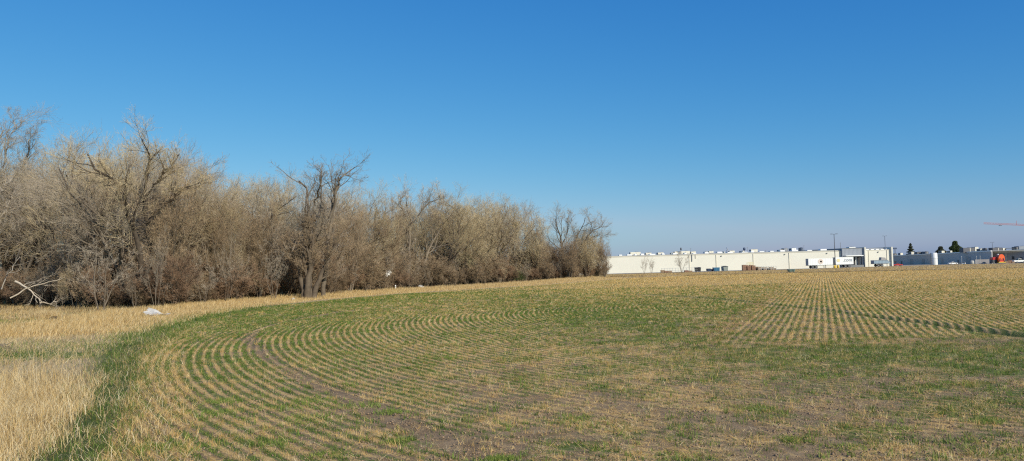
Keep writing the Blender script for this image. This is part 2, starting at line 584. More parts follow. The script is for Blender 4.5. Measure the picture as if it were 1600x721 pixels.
me = np_mesh('field', np.stack([X, Y, Z], -1), q, np.full(len(q), 4), gm, True)
fg = f_green(X, Y, S)
out_green = np.where(Y < 30, np.clip(1.4 - S / 1.0, 0, 1), np.clip(1.4 - S / 2.2, 0, 1) * np.clip((75 - Y) / 20, 0, 1))
out_green = np.maximum(out_green, 0.85 * blob(X, Y, -16, 24.5, 7, 2.4, 0.1) + 0.8 * blob(X, Y, -13.5, 28.5, 3, 1.6))
out_green = np.maximum(out_green, 0.45 * blob(X, Y, -27, 47, 9, 1.6))
for nm, arr in (('green', np.where(S < 0, fg, out_green)), ('straw', f_straw(X, Y, S)), ('interior', interior(X, Y)),
                ('crop', np.clip(0.5 - S / 1.2, 0, 1)), ('rowness', np.clip(0.22 + 0.35 * (fbm(X, Y, 4, 55) - 0.3) + 0.35 * np.clip((Y - 24) / 10, 0, 1) + 0.8 * inner(X, Y) + 0.8 * np.clip((-X + 2.5 + 0.2 * (Y - 20)) / 6, 0, 1) * np.clip((Y - 5) / 5, 0, 1), 0, 1.25)),
                ('ditch', np.clip(1.3 - np.abs(S - 0.8) / 0.8, 0, 0.9) * (X > 24)),
                ('strip', np.clip(1.2 - np.abs(S - 0.3) / 0.9, 0, 0.8) * np.clip((38 - Y) / 8, 0, 1)),
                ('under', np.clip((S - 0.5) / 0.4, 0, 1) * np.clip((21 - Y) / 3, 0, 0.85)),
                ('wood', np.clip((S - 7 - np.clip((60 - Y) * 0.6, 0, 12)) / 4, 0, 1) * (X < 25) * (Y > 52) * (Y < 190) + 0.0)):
    a = me.attributes.new(nm, 'FLOAT', 'POINT')
    a.data.foreach_set('value', arr.astype(np.float32).ravel())
field = link('field', me)
tag(field, kind='structure')


# ------------------------------------------------------------------ grass, stubble and sprouts
def blades(name, base, h, w, az, lean, mat, label, cat, seed, curl=0.5, tint=None, seg=2):
    """base Nx3, h,w,az,lean arrays: curved flat blades"""
    rg = np.random.default_rng(seed)
    n = len(base)
    d = np.stack([np.cos(az), np.sin(az), np.zeros(n)], -1)
    fz = rg.uniform(0, 2 * math.pi, n)
    side = np.stack([np.cos(fz), np.sin(fz), np.zeros(n)], -1) * (w / 2)[:, None]
    up = np.array([0, 0, 1.0])
    l1 = lean; l2 = np.minimum(lean + curl * rg.uniform(0.4, 1.2, n), 1.9)
    dir1 = d * np.sin(l1)[:, None] + up * np.cos(l1)[:, None]
    dir2 = d * np.sin(l2)[:, None] + up * np.cos(l2)[:, None]
    if tint is None:
        tint = rg.uniform(0, 1, n)
    if seg == 2:
        p1 = base + dir1 * (h * 0.55)[:, None]
        p2 = p1 + dir2 * (h * 0.45)[:, None]
        p1[:, 2] = np.maximum(p1[:, 2], base[:, 2] + 0.01); p2[:, 2] = np.maximum(p2[:, 2], base[:, 2] + 0.012)
        v = np.stack([base - side, base + side, p1 + side * 0.7, p1 - side * 0.7, p2], 1)
        b = (np.arange(n) * 5)[:, None]
        loops = (b + np.array([0, 1, 2, 3, 3, 2, 4])).ravel()
        tot = np.tile([4, 3], n)
        tn = np.repeat(tint, 5)
    else:
        p2 = base + dir1 * h[:, None]
        v = np.stack([base - side, base + side, p2], 1)
        loops = np.arange(n * 3)
        tot = np.full(n, 3)
        tn = np.repeat(tint, 3)
    me = np_mesh(name, v.reshape(-1, 3), loops, tot, mat, False, tn)
    o = link(name, me)
    return tag(o, label, cat, kind='stuff')


M['straw_blade'] = blade_mat('straw_stalk', [(0.0, (0.40, 0.24, 0.075)), (0.45, (0.74, 0.48, 0.155)), (0.8, (0.84, 0.62, 0.27)), (1.0, (0.88, 0.74, 0.46))])
M['green_blade'] = blade_mat('green_blade', [(0.0, (0.065, 0.11, 0.016)), (0.5, (0.135, 0.205, 0.034)), (1.0, (0.28, 0.345, 0.08))])
M['dry_blade'] = blade_mat('dry_grass_blade', [(0.0, (0.34, 0.22, 0.085)), (0.4, (0.68, 0.48, 0.20)), (0.75, (0.80, 0.63, 0.35)), (1.0, (0.86, 0.75, 0.50))])

rg = np.random.default_rng(7)


def sample_view(n, y0, y1, power=0.0, margin=1.08):
    """points in the visible wedge; density per area ~ y**(power-1)"""
    t = rg.uniform(0, 1, n)
    k = power + 1
    y = (y0 ** k + t * (y1 ** k - y0 ** k)) ** (1 / k)
    x = rg.uniform(-0.665 * margin, 0.665 * margin, n) * y
    return x, y


def snap(x, y, off, jit):
    """move points on to the sown rows"""
    tidy = np.clip(1.2 * inner(x, y) + np.clip((-x + 4 + 0.2 * (y - 20)) / 6, 0, 1) * np.clip((y - 4) / 5, 0, 1) + np.clip((y - 20) / 8, 0.45, np.where(x < 9, 1.0, 0.75)), 0, 1)
    jit = jit + (1 - tidy) * 0.06
    it = interior(x, y) > 0.5
    r = np.hypot(x - CX, np.where(y < CY, 0.9, 1.0) * (y - CY))
    wb = 0.0
    rn = (np.round(r / ROWS - off) + off) * ROWS + rg.normal(0, jit, len(x))
    xa = CX + (x - CX) * rn / r; ya = CY + (y - CY) * rn / r
    u = x * RN[0] + y * RN[1]
    un = (np.round(u / ROWS - off) + off) * ROWS + rg.normal(0, jit, len(x))
    xb = x + (un - u) * RN[0]; yb = y + (un - u) * RN[1]
    return np.where(it, xb, xa), np.where(it, yb, ya)


def zfield(x, y):
    z = terrain(x, y) + micro(x, y)
    ld = line_dist(x, y, RUT)
    return z - 0.30 * np.exp(-(ld / ruts(y)) ** 2) * rutk(x, y) - 0.07 * np.exp(-(line_dist(x, y, RUT2) / 0.16) ** 2)


def tufts(x, y, k, spread):
    n = len(x)
    x = np.repeat(x, k) + rg.normal(0, spread, n * k)
    y = np.repeat(y, k) + rg.normal(0, spread, n * k)
    return x, y


# stubble
x, y = sample_view(150000, 8.5, 75, 0.35)
s = edge_dist(x, y)
keep = (s < -0.15) & (rg.uniform(0, 1, len(x)) < np.clip(f_straw(x, y, s) ** 1.6 * 1.5, 0.03, 1)) & (line_dist(x, y, RUT) > 0.2)
x, y = x[keep], y[keep]
x, y = snap(x, y, 0.0, 0.022)
keep = rg.uniform(0, 1, len(x)) < np.clip((fbm(x, y, 0.32, 47, 2) - 0.38) * 4.5, np.where(x < 1, 0.3, 0.1), 1)
x, y = x[keep], y[keep]
tnt = np.repeat(rg.uniform(0.1, 0.95, len(x)), 10)
hb = np.repeat(rg.gamma(3.2, 0.019, len(x)), 10)
x, y = tufts(x, y, 10, 0.04)
n = len(x)
b = np.stack([x, y, zfield(x, y) - 0.012], -1)
h = hb * rg.uniform(0.6, 1.3, n) + 0.02
sc = np.clip(y / 28, 0.75, 2.0)
blades('wheat_stubble', b, h, rg.uniform(0.005, 0.010, n) * sc, rg.uniform(0, 6.28, n), np.abs(rg.normal(0.65, 0.5, n)), M['straw_blade'],
       'short cut straw stubble standing in rows across the crop field', 'stubble', 1, 0.35, np.clip(tnt + rg.normal(0, 0.12, n), 0, 1), 1)
# straw litter lying flat
x, y = sample_view(60000, 8.5, 60, 0.15)
s = edge_dist(x, y)
keep = (s < 0.4) & (rg.uniform(0, 1, len(x)) < np.clip((f_straw(x, y, s) * 1.5 - 0.12) * (0.2 + 1.9 * (fbm(x, y, 0.4, 49, 2) - 0.25)), 0.03, 1))
x, y = x[keep], y[keep]
lt = np.repeat(rg.uniform(0.1, 1.0, len(x)), 13)
x, y = tufts(x, y, 13, 0.065)
n = len(x)
b = np.stack([x, y, zfield(x, y) + rg.uniform(0.0, 0.045, n)], -1)
blades('straw_litter', b, rg.uniform(0.05, 0.22, n), rg.uniform(0.004, 0.009, n) * np.clip(y / 24, 0.8, 2), rg.uniform(0, 6.28, n), rg.normal(1.38, 0.14, n), M['straw_blade'],
       'loose broken straw scattered flat on the bare soil between rows', 'straw', 2, 0.05, np.clip(lt + rg.normal(0, 0.12, n), 0, 1), 1)
# sprouts
x, y = sample_view(210000, 8.5, 80, 0.35)
s = edge_dist(x, y)
keep = (s < -0.05) & (rg.uniform(0, 1, len(x)) < np.clip(f_green(x, y, s) ** 1.5 * 1.5, 0.02, 1)) & (line_dist(x, y, TRACK) > 0.25 * rg.uniform(0.3, 1.3, len(x)))
x, y = x[keep], y[keep]
kp = rg.uniform(0, 1, len(x)) < np.clip((fbm(x, y, 0.35, 53, 2) - 0.30) * 4.0, 0.28, 1)
x, y = x[kp], y[kp]
mess = rg.uniform(0, 1, len(x)) < np.where(x < 1, 0.08, 0.25)
xs, ys = snap(x, y, 0.5, 0.03)
x, y = np.where(mess, x, xs), np.where(mess, y, ys)
big = np.repeat(np.where(rg.uniform(0, 1, len(x)) < 0.04, 1.8, 1.0), 10)
tnt = np.repeat(rg.uniform(0.1, 0.8, len(x)), 10)
x, y = tufts(x, y, 10, 0.036)
n = len(x)
b = np.stack([x, y, zfield(x, y) - 0.008], -1)
blades('green_sprouts', b, rg.uniform(0.035, 0.10, n) * big, rg.uniform(0.007, 0.014, n) * np.clip(y / 24, 0.8, 2) * big, rg.uniform(0, 6.28, n), np.abs(rg.normal(0.4, 0.4, n)), M['green_blade'],
       'young green shoots growing in curved rows between the stubble', 'crop', 3, 0.5, np.clip(tnt + rg.normal(0, 0.15, n) + 0.1 * (big > 1), 0, 1), 1)
# the far half of the field: sparser, coarser tufts
for nm_, mt_, off_, fn_, lb_, ct_, sd_, hh_, pw_ in (('far_stubble', M['straw_blade'], 0.0, f_straw, 'distant straw stubble rows running to the far field edge', 'stubble', 14, 0.11, 1.3),
                                               ('far_sprouts', M['green_blade'], 0.5, f_green, 'distant young green shoots between the far stubble rows', 'crop', 15, 0.06, 1.5)):
    x, y = sample_view(170000, 62, 158, 0.6)
    s = edge_dist(x, y)
    keep = (s < -0.3) & (rg.uniform(0, 1, len(x)) < np.clip(fn_(x, y, s) ** pw_ * 1.4, 0.05, 1)) & (rg.uniform(0, 1, len(x)) < np.clip((y - 58) / 18, 0, 1))
    x, y = x[keep], y[keep]
    x, y = snap(x, y, off_, 0.04)
    x, y = tufts(x, y, 3, 0.05); n = len(x)
    b = np.stack([x, y, zfield(x, y) - 0.01], -1)
    blades(nm_, b, rg.uniform(0.5, 1.4, n) * hh_, rg.uniform(0.6, 1.2, n) * 0.00042 * y, rg.uniform(0, 6.28, n), np.abs(rg.normal(0.25, 0.4, n)), mt_, lb_, ct_, sd_, 0.3, None, 1)
# dark-tinted grass added along the rut to offset its bluish shade
RP = np.array(RUT)
tt = rg.uniform(0, len(RP) - 1.001, 3000); ii = tt.astype(int); ff = (tt - ii)[:, None]
pp = RP[ii] * (1 - ff) + RP[ii + 1] * ff + rg.normal(0, 0.2, (3000, 2))
x, y = pp[:, 0], pp[:, 1]; n = len(x)
b = np.stack([x, y, zfield(x, y) - 0.01], -1)
blades('rut_shade_grass', b, rg.uniform(0.05, 0.16, n), rg.uniform(0.010, 0.018, n), rg.uniform(0, 6.28, n), np.abs(rg.normal(0.4, 0.4, n)), M['green_blade'],
       'dark green grass added to tone the shade in the long wheel rut across the right of the field', 'grass', 20, 0.5, rg.uniform(0, 0.4, n), 1)
# clods of soil
x, y = sample_view(90000, 8, 34, 0.0)
s = edge_dist(x, y)
keep = (s < 0) & (rg.uniform(0, 1, len(x)) < np.clip((fbm(x, y, 0.5, 99) - 0.3) * 2.5, 0.1, 1))
x, y = x[keep], y[keep]; n = len(x)
r_ = np.clip(rg.gamma(1.6, 0.006, n) + 0.003, 0, 0.026)
oc = np.array([[1, 0, 0], [0, 1, 0], [-1, 0, 0], [0, -1, 0], [0, 0, 0.8], [0, 0, -0.8]])
v = oc[None] * r_[:, None, None] * rg.uniform(0.6, 1.3, (n, 6, 3))
th = rg.uniform(0, 6.28, n); c_, s_ = np.cos(th)[:, None], np.sin(th)[:, None]
v = np.stack([v[..., 0] * c_ - v[..., 1] * s_, v[..., 0] * s_ + v[..., 1] * c_, v[..., 2]], -1) + np.stack([x, y, zfield(x, y) + r_ * 0.3], -1)[:, None]
fc = np.array([[0, 1, 4], [1, 2, 4], [2, 3, 4], [3, 0, 4], [1, 0, 5], [2, 1, 5], [3, 2, 5], [0, 3, 5]])
M['clod'] = paint('dry_soil_clod', (0.27, 0.19, 0.12), 0.95, 0.35, 3.0)
tag(link('soil_clods', np_mesh('soil_clods', v.reshape(-1, 3), (fc[None] + (np.arange(n) * 6)[:, None, None]).ravel(), np.full(n * 8, 3), M['clod'])), 'small dry clods of brown soil lying between the crop rows', 'soil', kind='stuff')
# weeds: brighter patches
wx, wy = [], []
for px, py in ((240, 700), (290, 703), (480, 655), (560, 636), (490, 627), (350, 628), (610, 645), (430, 695), (510, 712), (340, 645), (780, 718), (1060, 716), (1240, 690), (1400, 670), (1330, 700), (1500, 690), (1540, 660), (1580, 712), (900, 655), (620, 690), (450, 640), (865, 590), (700, 560), (545, 552), (1290, 590), (1480, 600), (200, 705), (1180, 640), (1440, 560)):
    p = ground(px, py)
    k = rg.integers(60, 160)
    a = rg.uniform(0.10, 0.32)
    wx.append(rg.normal(p.x, a, k)); wy.append(rg.normal(p.y, a * 0.8, k))
x = np.concatenate(wx); y = np.concatenate(wy)
x, y = tufts(x, y, 5, 0.02); n = len(x)
b = np.stack([x, y, zfield(x, y) - 0.01], -1)
blades('bright_weeds', b, rg.uniform(0.03, 0.09, n), rg.uniform(0.008, 0.016, n), rg.uniform(0, 6.28, n), np.abs(rg.normal(0.5, 0.4, n)), M['green_blade'],
       'bright green leafy weeds in scattered low patches on the field', 'weeds', 4, 0.5, rg.uniform(0.55, 1, n), 1)

# tall dry grass in the near left corner
x, y = sample_view(420000, 7.5, 34, 0.0, 1.15)
s = edge_dist(x, y)
edge_w = 0.5 + 0.9 * (fbm(x, y, 1.5, 61) - 0.5) * 2
dens = np.clip((s - edge_w) / 0.3, 0, 1) * np.where(y < 17, 1.0, np.clip((21 - y) / 5, 0.06, 1)) * (0.35 + 0.9 * fbm(x, y, 0.8, 62))
keep = rg.uniform(0, 1, len(x)) < dens
x, y, s = x[keep], y[keep], s[keep]; n = len(x)
b = np.stack([x, y, zfield(x, y) - 0.01], -1)
hh = (0.25 + 0.5 * rg.beta(2, 2, n)) * np.clip(1.15 - 0.35 * (y - 12) / 8, 0.4, 1.1) * np.clip(0.6 + (s - 1) * 0.3, 0.5, 1.0) * (0.6 + 0.75 * fbm(x, y, 1.1, 63))
blades('dry_grass', b, hh, rg.uniform(0.004, 0.010, n), rg.uniform(0, 6.28, n), np.abs(rg.normal(0.25, 0.28, n)), M['dry_blade'],
       'tall straw coloured dry grass standing in the near left corner', 'grass', 5, 0.7)
# sparse taller stems
x, y = sample_view(1500, 9, 20, 0.0, 1.1)
s = edge_dist(x, y); keep = s > 1.3; x, y = x[keep], y[keep]; n = len(x)
b = np.stack([x, y, zfield(x, y)], -1)
blades('dry_seed_stalks', b, rg.uniform(0.6, 1.05, n), rg.uniform(0.006, 0.010, n), rg.normal(0.6, 1.4, n), np.abs(rg.normal(0.08, 0.12, n)), M['dry_blade'],
       'sparse taller pale seed stalks rising above the dry grass', 'grass', 6, 0.4)
# green grass strip
x, y = sample_view(360000, 7.5, 62, 0.3, 1.1)
s = edge_dist(x, y)
sw_ = s + 1.1 * (fbm(x, y, 0.8, 75) - 0.5)
g = np.where(y < 24, np.clip(1.6 - np.abs(sw_ - 0.35) / 0.55, 0, 1), np.clip(1.5 - np.abs(s - 0.6) / 1.6, 0, 1))
g = np.maximum(g, 0.9 * blob(x, y, -16, 24.5, 7, 2.4, 0.1) * (s > 0) + 0.9 * blob(x, y, -13.5, 28.5, 3, 1.6) * (s > 0))
g = np.maximum(g, 0.8 * blob(x, y, -27, 47, 9, 1.6) + 0.55 * np.clip((fbm(x, y, 3.0, 87) - 0.55) * 6, 0, 1) * (y > 26) * (s > 0))
g = g * np.clip((fbm(x, y, 0.55, 71) - 0.18) * 2.2, 0.05, 1) * np.clip((62 - y) / 15, 0, 1)
keep = (rg.uniform(0, 1, len(x)) < g) & (s > -0.7)
x, y = x[keep], y[keep]; n = len(x)
b = np.stack([x, y, zfield(x, y) - 0.01], -1)
blades('green_grass', b, rg.uniform(0.07, 0.34, n) * (0.3 + 1.3 * fbm(x, y, 0.6, 72)), rg.uniform(0.006, 0.012, n) * np.clip(y / 25, 0.8, 1.8), rg.uniform(0, 6.28, n), np.abs(rg.normal(0.35, 0.35, n)), M['green_blade'],
       'lush green grass strip between the dry grass and the crop rows', 'grass', 7, 0.8, np.clip(rg.beta(2, 3, n) + 1.0 * (fbm(x, y, 0.5, 74) - 0.5), 0, 1))
# matted straw on the headland and thatch
x, y = sample_view(330000, 12, 66, 0.35, 1.1)
s = edge_dist(x, y)
dens = np.clip((s - 0.9) / 1.5, 0, 1) * np.clip((y - 16) / 6, 0, 1) * (0.5 + 0.7 * fbm(x, y, 1.2, 81)) * (1 - 0.85 * np.clip(blob(x, y, -16, 24.5, 6, 1.6, 0.1) + blob(x, y, -13.5, 28.5, 3, 1.4), 0, 1))
keep = (rg.uniform(0, 1, len(x)) < dens)
x, y = x[keep], y[keep]; n = len(x)
b = np.stack([x, y, zfield(x, y) + rg.uniform(0, 0.05, n)], -1)
blades('matted_thatch', b, rg.uniform(0.12, 0.42, n), rg.uniform(0.006, 0.012, n) * np.clip(y / 26, 0.8, 1.8), rg.normal(0.3, 0.9, n), rg.normal(1.25, 0.25, n), M['dry_blade'],
       'flattened pale dead grass lying in mats before the trees', 'grass', 8, 0.2, np.clip(rg.beta(2.2, 2, n) + 0.5 * (fbm(x, y, 2.0, 86) - 0.5), 0, 1))
# dead blades through the green strip
x, y = sample_view(120000, 7.5, 40, 0.1, 1.1)
s = edge_dist(x, y)
keep = (s > -0.9) & (s < 1.4) & (rg.uniform(0, 1, len(x)) < np.clip((fbm(x, y, 0.5, 77) - 0.3) * 2.5, 0.08, 1))
x, y = x[keep], y[keep]; n = len(x)
b = np.stack([x, y, zfield(x, y)], -1)
blades('dead_blades', b, rg.uniform(0.08, 0.36, n), rg.uniform(0.005, 0.009, n), rg.uniform(0, 6.28, n), np.abs(rg.normal(0.7, 0.45, n)), M['dry_blade'],
       'dead straw coloured blades tangled through the green grass strip', 'grass', 19, 0.6)
# upright dry tufts among the mats
x, y = sample_view(150000, 15, 62, 0.3, 1.1)
s = edge_dist(x, y)
keep = (s > 0.9) & (rg.uniform(0, 1, len(x)) < np.clip((fbm(x, y, 0.8, 85) - 0.45) * 4, 0.03, 1))
x, y = x[keep], y[keep]; n = len(x)
b = np.stack([x, y, zfield(x, y) - 0.01], -1)
blades('dry_tufts', b, rg.uniform(0.1, 0.34, n), rg.uniform(0.006, 0.011, n) * np.clip(y / 26, 0.8, 1.8), rg.uniform(0, 6.28, n), np.abs(rg.normal(0.4, 0.35, n)), M['dry_blade'],
       'scattered upright dry tufts among the flattened pale grass', 'grass', 18, 0.6, rg.beta(2, 2, n))
# edge tuft of dead straw between green strip and rows, near
x, y = sample_view(60000, 8, 30, 0.0, 1.0)
s = edge_dist(x, y)
keep = (s < -0.1) & (s > -1.3) & (rg.uniform(0, 1, len(x)) < 0.3 + 0.7 * fbm(x, y, 0.6, 83))
x, y = x[keep], y[keep]
x, y = tufts(x, y, 4, 0.03); n = len(x)
b = np.stack([x, y, zfield(x, y) + rg.uniform(0, 0.03, n)], -1)
blades('edge_straw', b, rg.uniform(0.06, 0.24, n), rg.uniform(0.005, 0.009, n), rg.uniform(0, 6.28, n), rg.normal(1.05, 0.4, n), M['straw_blade'],
       'tangled pale straw along the outermost crop row', 'straw', 9, 0.3, None, 1)


def along_edge(n, i0, i1, o0, o1):
    """points beside the field edge, outside by o0..o1"""
    seg = EDGE[i0:i1 + 1]
    L = np.hypot(*(seg[1:] - seg[:-1]).T)
    cum = np.concatenate([[0], np.cumsum(L)])
    t = rg.uniform(0, cum[-1], n)
    k = np.clip(np.searchsorted(cum, t) - 1, 0, len(L) - 1)
    f = (t - cum[k]) / L[k]
    p = seg[k] + (seg[k + 1] - seg[k]) * f[:, None]
    d = (seg[k + 1] - seg[k]) / L[k][:, None]
    o = rg.uniform(o0, o1, n)
    return p[:, 0] - d[:, 1] * o, p[:, 1] + d[:, 0] * o


# dry grass along the foot of the wood
x, y = along_edge(190000, 5, 13, 0.3, 9.0)
s = edge_dist(x, y)
dens = (0.25 + 0.95 * fbm(x, y, 2.2, 91)) * np.clip((s - 0.5) / 1.5, 0.1, 1)
keep = rg.uniform(0, 1, len(x)) < dens
x, y, s = x[keep], y[keep], s[keep]; n = len(x)
b = np.stack([x, y, zfield(x, y) - 0.01], -1)
blades('woodside_grass', b, rg.uniform(0.15, 0.5, n) * np.clip(0.4 + s * 0.12, 0.4, 1.1) * (0.5 + fbm(x, y, 1.7, 92)), rg.uniform(0.014, 0.03, n), rg.normal(0.4, 1.3, n), np.abs(rg.normal(0.2, 0.25, n)), M['dry_blade'],
       'golden dry grass fringe along the foot of the wood', 'grass', 10, 0.6, rg.beta(1.6, 2.4, n))
# dry grass inside the front of the wood, left part
x = rg.uniform(-62, -12, 90000); y = rg.uniform(44, 76, 90000)
s = edge_dist(x, y)
keep = (s > 2) & (np.abs(x) < 0.72 * y) & (rg.uniform(0, 1, len(x)) < 1.1 * fbm(x, y, 2.5, 95) - 0.1)
x, y = x[keep], y[keep]; n = len(x)
b = np.stack([x, y, zfield(x, y) - 0.01], -1)
blades('thicket_grass', b, rg.uniform(0.15, 0.55, n) * (0.1 + 1.3 * fbm(x, y, 1.4, 96)), rg.uniform(0.012, 0.022, n), rg.normal(0.4, 1.3, n), np.abs(rg.normal(0.25, 0.25, n)), M['dry_blade'],
       'tussocky dry grass under the first trees on the left', 'grass', 11, 0.6, rg.beta(1.5, 3.0, n))
# far verge
x = rg.uniform(16, 260, 150000); y = 124 + rg.uniform(0, 1, 150000) ** 1.3 * 110
s = edge_dist(x, y)
keep = (np.abs(x) < 0.72 * y) & (s > 1.7); x, y = x[keep], y[keep]; n = len(x)
b = np.stack([x, y, zfield(x, y) - 0.01], -1)
blades('verge_grass', b, rg.uniform(0.08, 0.26, n), rg.uniform(0.03, 0.06, n), rg.uniform(0, 6.28, n), np.abs(rg.normal(0.3, 0.3, n)), M['dry_blade'],
       'short tan grass bank between the far field edge and the factory yard', 'grass', 12, 0.4, rg.beta(1.3, 4, n))
x, y = along_edge(26000, 13, 17, 0.2, 1.6)
keep = (x > 30) & (rg.uniform(0, 1, len(x)) < fbm(x, y, 5.0, 97)) & (np.abs(x) < 0.72 * y); x, y = x[keep], y[keep]; n = len(x)
M['ditch_line_blade'] = blade_mat('ditch_shadow_line', [(0.0, (0.16, 0.11, 0.055)), (1.0, (0.36, 0.26, 0.13))])  # dark blades added to draw the ditch's shadow line above the stubble
b = np.stack([x, y, terrain(x, y) - 0.05], -1)
blades('ditch_line_weeds', b, rg.uniform(0.1, 0.26, n), rg.uniform(0.02, 0.045, n), rg.uniform(0, 6.28, n), np.abs(rg.normal(0.2, 0.3, n)), M['ditch_line_blade'],
       'line of dark weeds added as the shadow line of the shallow ditch at the far field edge', 'weeds', 21, 0.4)


# ------------------------------------------------------------------ bare trees
def unit(v):
    return v / np.maximum(np.linalg.norm(v, axis=-1, keepdims=True), 1e-9)


def grow(rg, p, d, L, r, K, up, wig, taper=0.25):
    """N branches from points p along d: returns (N,K,3),(N,K)"""
    n = len(p)
    P = np.zeros((n, K, 3)); P[:, 0] = p
    st = (L / (K - 1))[:, None]
    for k in range(1, K):
        P[:, k] = P[:, k - 1] + d * st
        d = unit(d + wig * rg.normal(0, 1, (n, 3)) + np.array([0, 0, up]))
    t = np.linspace(0, 1, K)[None]
    return P, r[:, None] * (1 - (1 - taper) * t)


def children(rg, P, Rr, nc, t0, ang, ratio, K, up, wig, rr, taper=0.3, t1=1.0, lmax=None):
    n, k0, _ = P.shape
    L = np.linalg.norm(P[:, 1:] - P[:, :-1], axis=2).sum(1)
    j = np.arange(nc)[None].repeat(n, 0)
    t = t0 + (t1 - t0) * (j + rg.uniform(0.1, 0.95, (n, nc))) / nc
    f = np.clip(t * (k0 - 1), 0, k0 - 1.001)
    i = f.astype(int); w = (f - i)[..., None]
    ii = np.arange(n)[:, None]
    a, b = P[ii, i], P[ii, i + 1]
    pos = a + (b - a) * w
    tan = unit(b - a)
    rad = Rr[ii, i] * (1 - w[..., 0]) + Rr[ii, i + 1] * w[..., 0]
    rnd = rg.normal(0, 1, (n, nc, 3))
    perp = unit(rnd - tan * (rnd * tan).sum(-1, keepdims=True))
    A = np.radians(rg.uniform(ang[0], ang[1], (n, nc)))[..., None]
    d = unit(tan * np.cos(A) + perp * np.sin(A))
    ln = ratio * L[:, None] * (1.12 - 0.40 * t) * rg.uniform(0.6, 1.25, (n, nc))
    if lmax:
        ln = np.minimum(ln, lmax)
    return grow(rg, pos.reshape(-1, 3), d.reshape(-1, 3), ln.ravel(), (rad * rr).ravel() * rg.uniform(0.7, 1.0, n * nc), K, up, wig, taper)


def tubes(sets):
    """list of (P,R,m) -> verts, quads"""
    V, Q = [], []
    base = 0
    for P, Rr, m in sets:
        n, k, _ = P.shape
        T = np.zeros_like(P)
        T[:, :-1] = P[:, 1:] - P[:, :-1]; T[:, -1] = T[:, -2]
        T = unit(T)
        ref = np.where(np.abs(T[..., 2:3]) > 0.8, np.array([1.0, 0, 0]), np.array([0, 0, 1.0]))
        U = unit(np.cross(T, ref)); W = np.cross(T, U)
        th = np.arange(m) * 2 * math.pi / m
        v = P[:, :, None] + Rr[:, :, None, None] * (U[:, :, None] * np.cos(th)[None, None, :, None] + W[:, :, None] * np.sin(th)[None, None, :, None])
        V.append(v.reshape(-1, 3))
        idx = base + np.arange(n * k * m).reshape(n, k, m)
        a = idx[:, :-1]; b = idx[:, 1:]
        q = np.stack([a, np.roll(a, -1, 2), np.roll(b, -1, 2), b], -1).reshape(-1, 4)
        Q.append(q)
        base += n * k * m
    return np.concatenate(V), np.concatenate(Q)


def tube_mesh(name, sets, mat):
    v, q = tubes(sets)
    return np_mesh(name, v, q, np.full(len(q), 4), mat, True)


def resample(poly, K):
    poly = np.array(poly, float)
    L = np.hypot.reduce(poly[1:] - poly[:-1], axis=1) if False else np.linalg.norm(poly[1:] - poly[:-1], axis=1)
    c = np.concatenate([[0], np.cumsum(L)])
    t = np.linspace(0, c[-1], K)
    return np.stack([np.interp(t, c, poly[:, i]) for i in range(3)], -1)


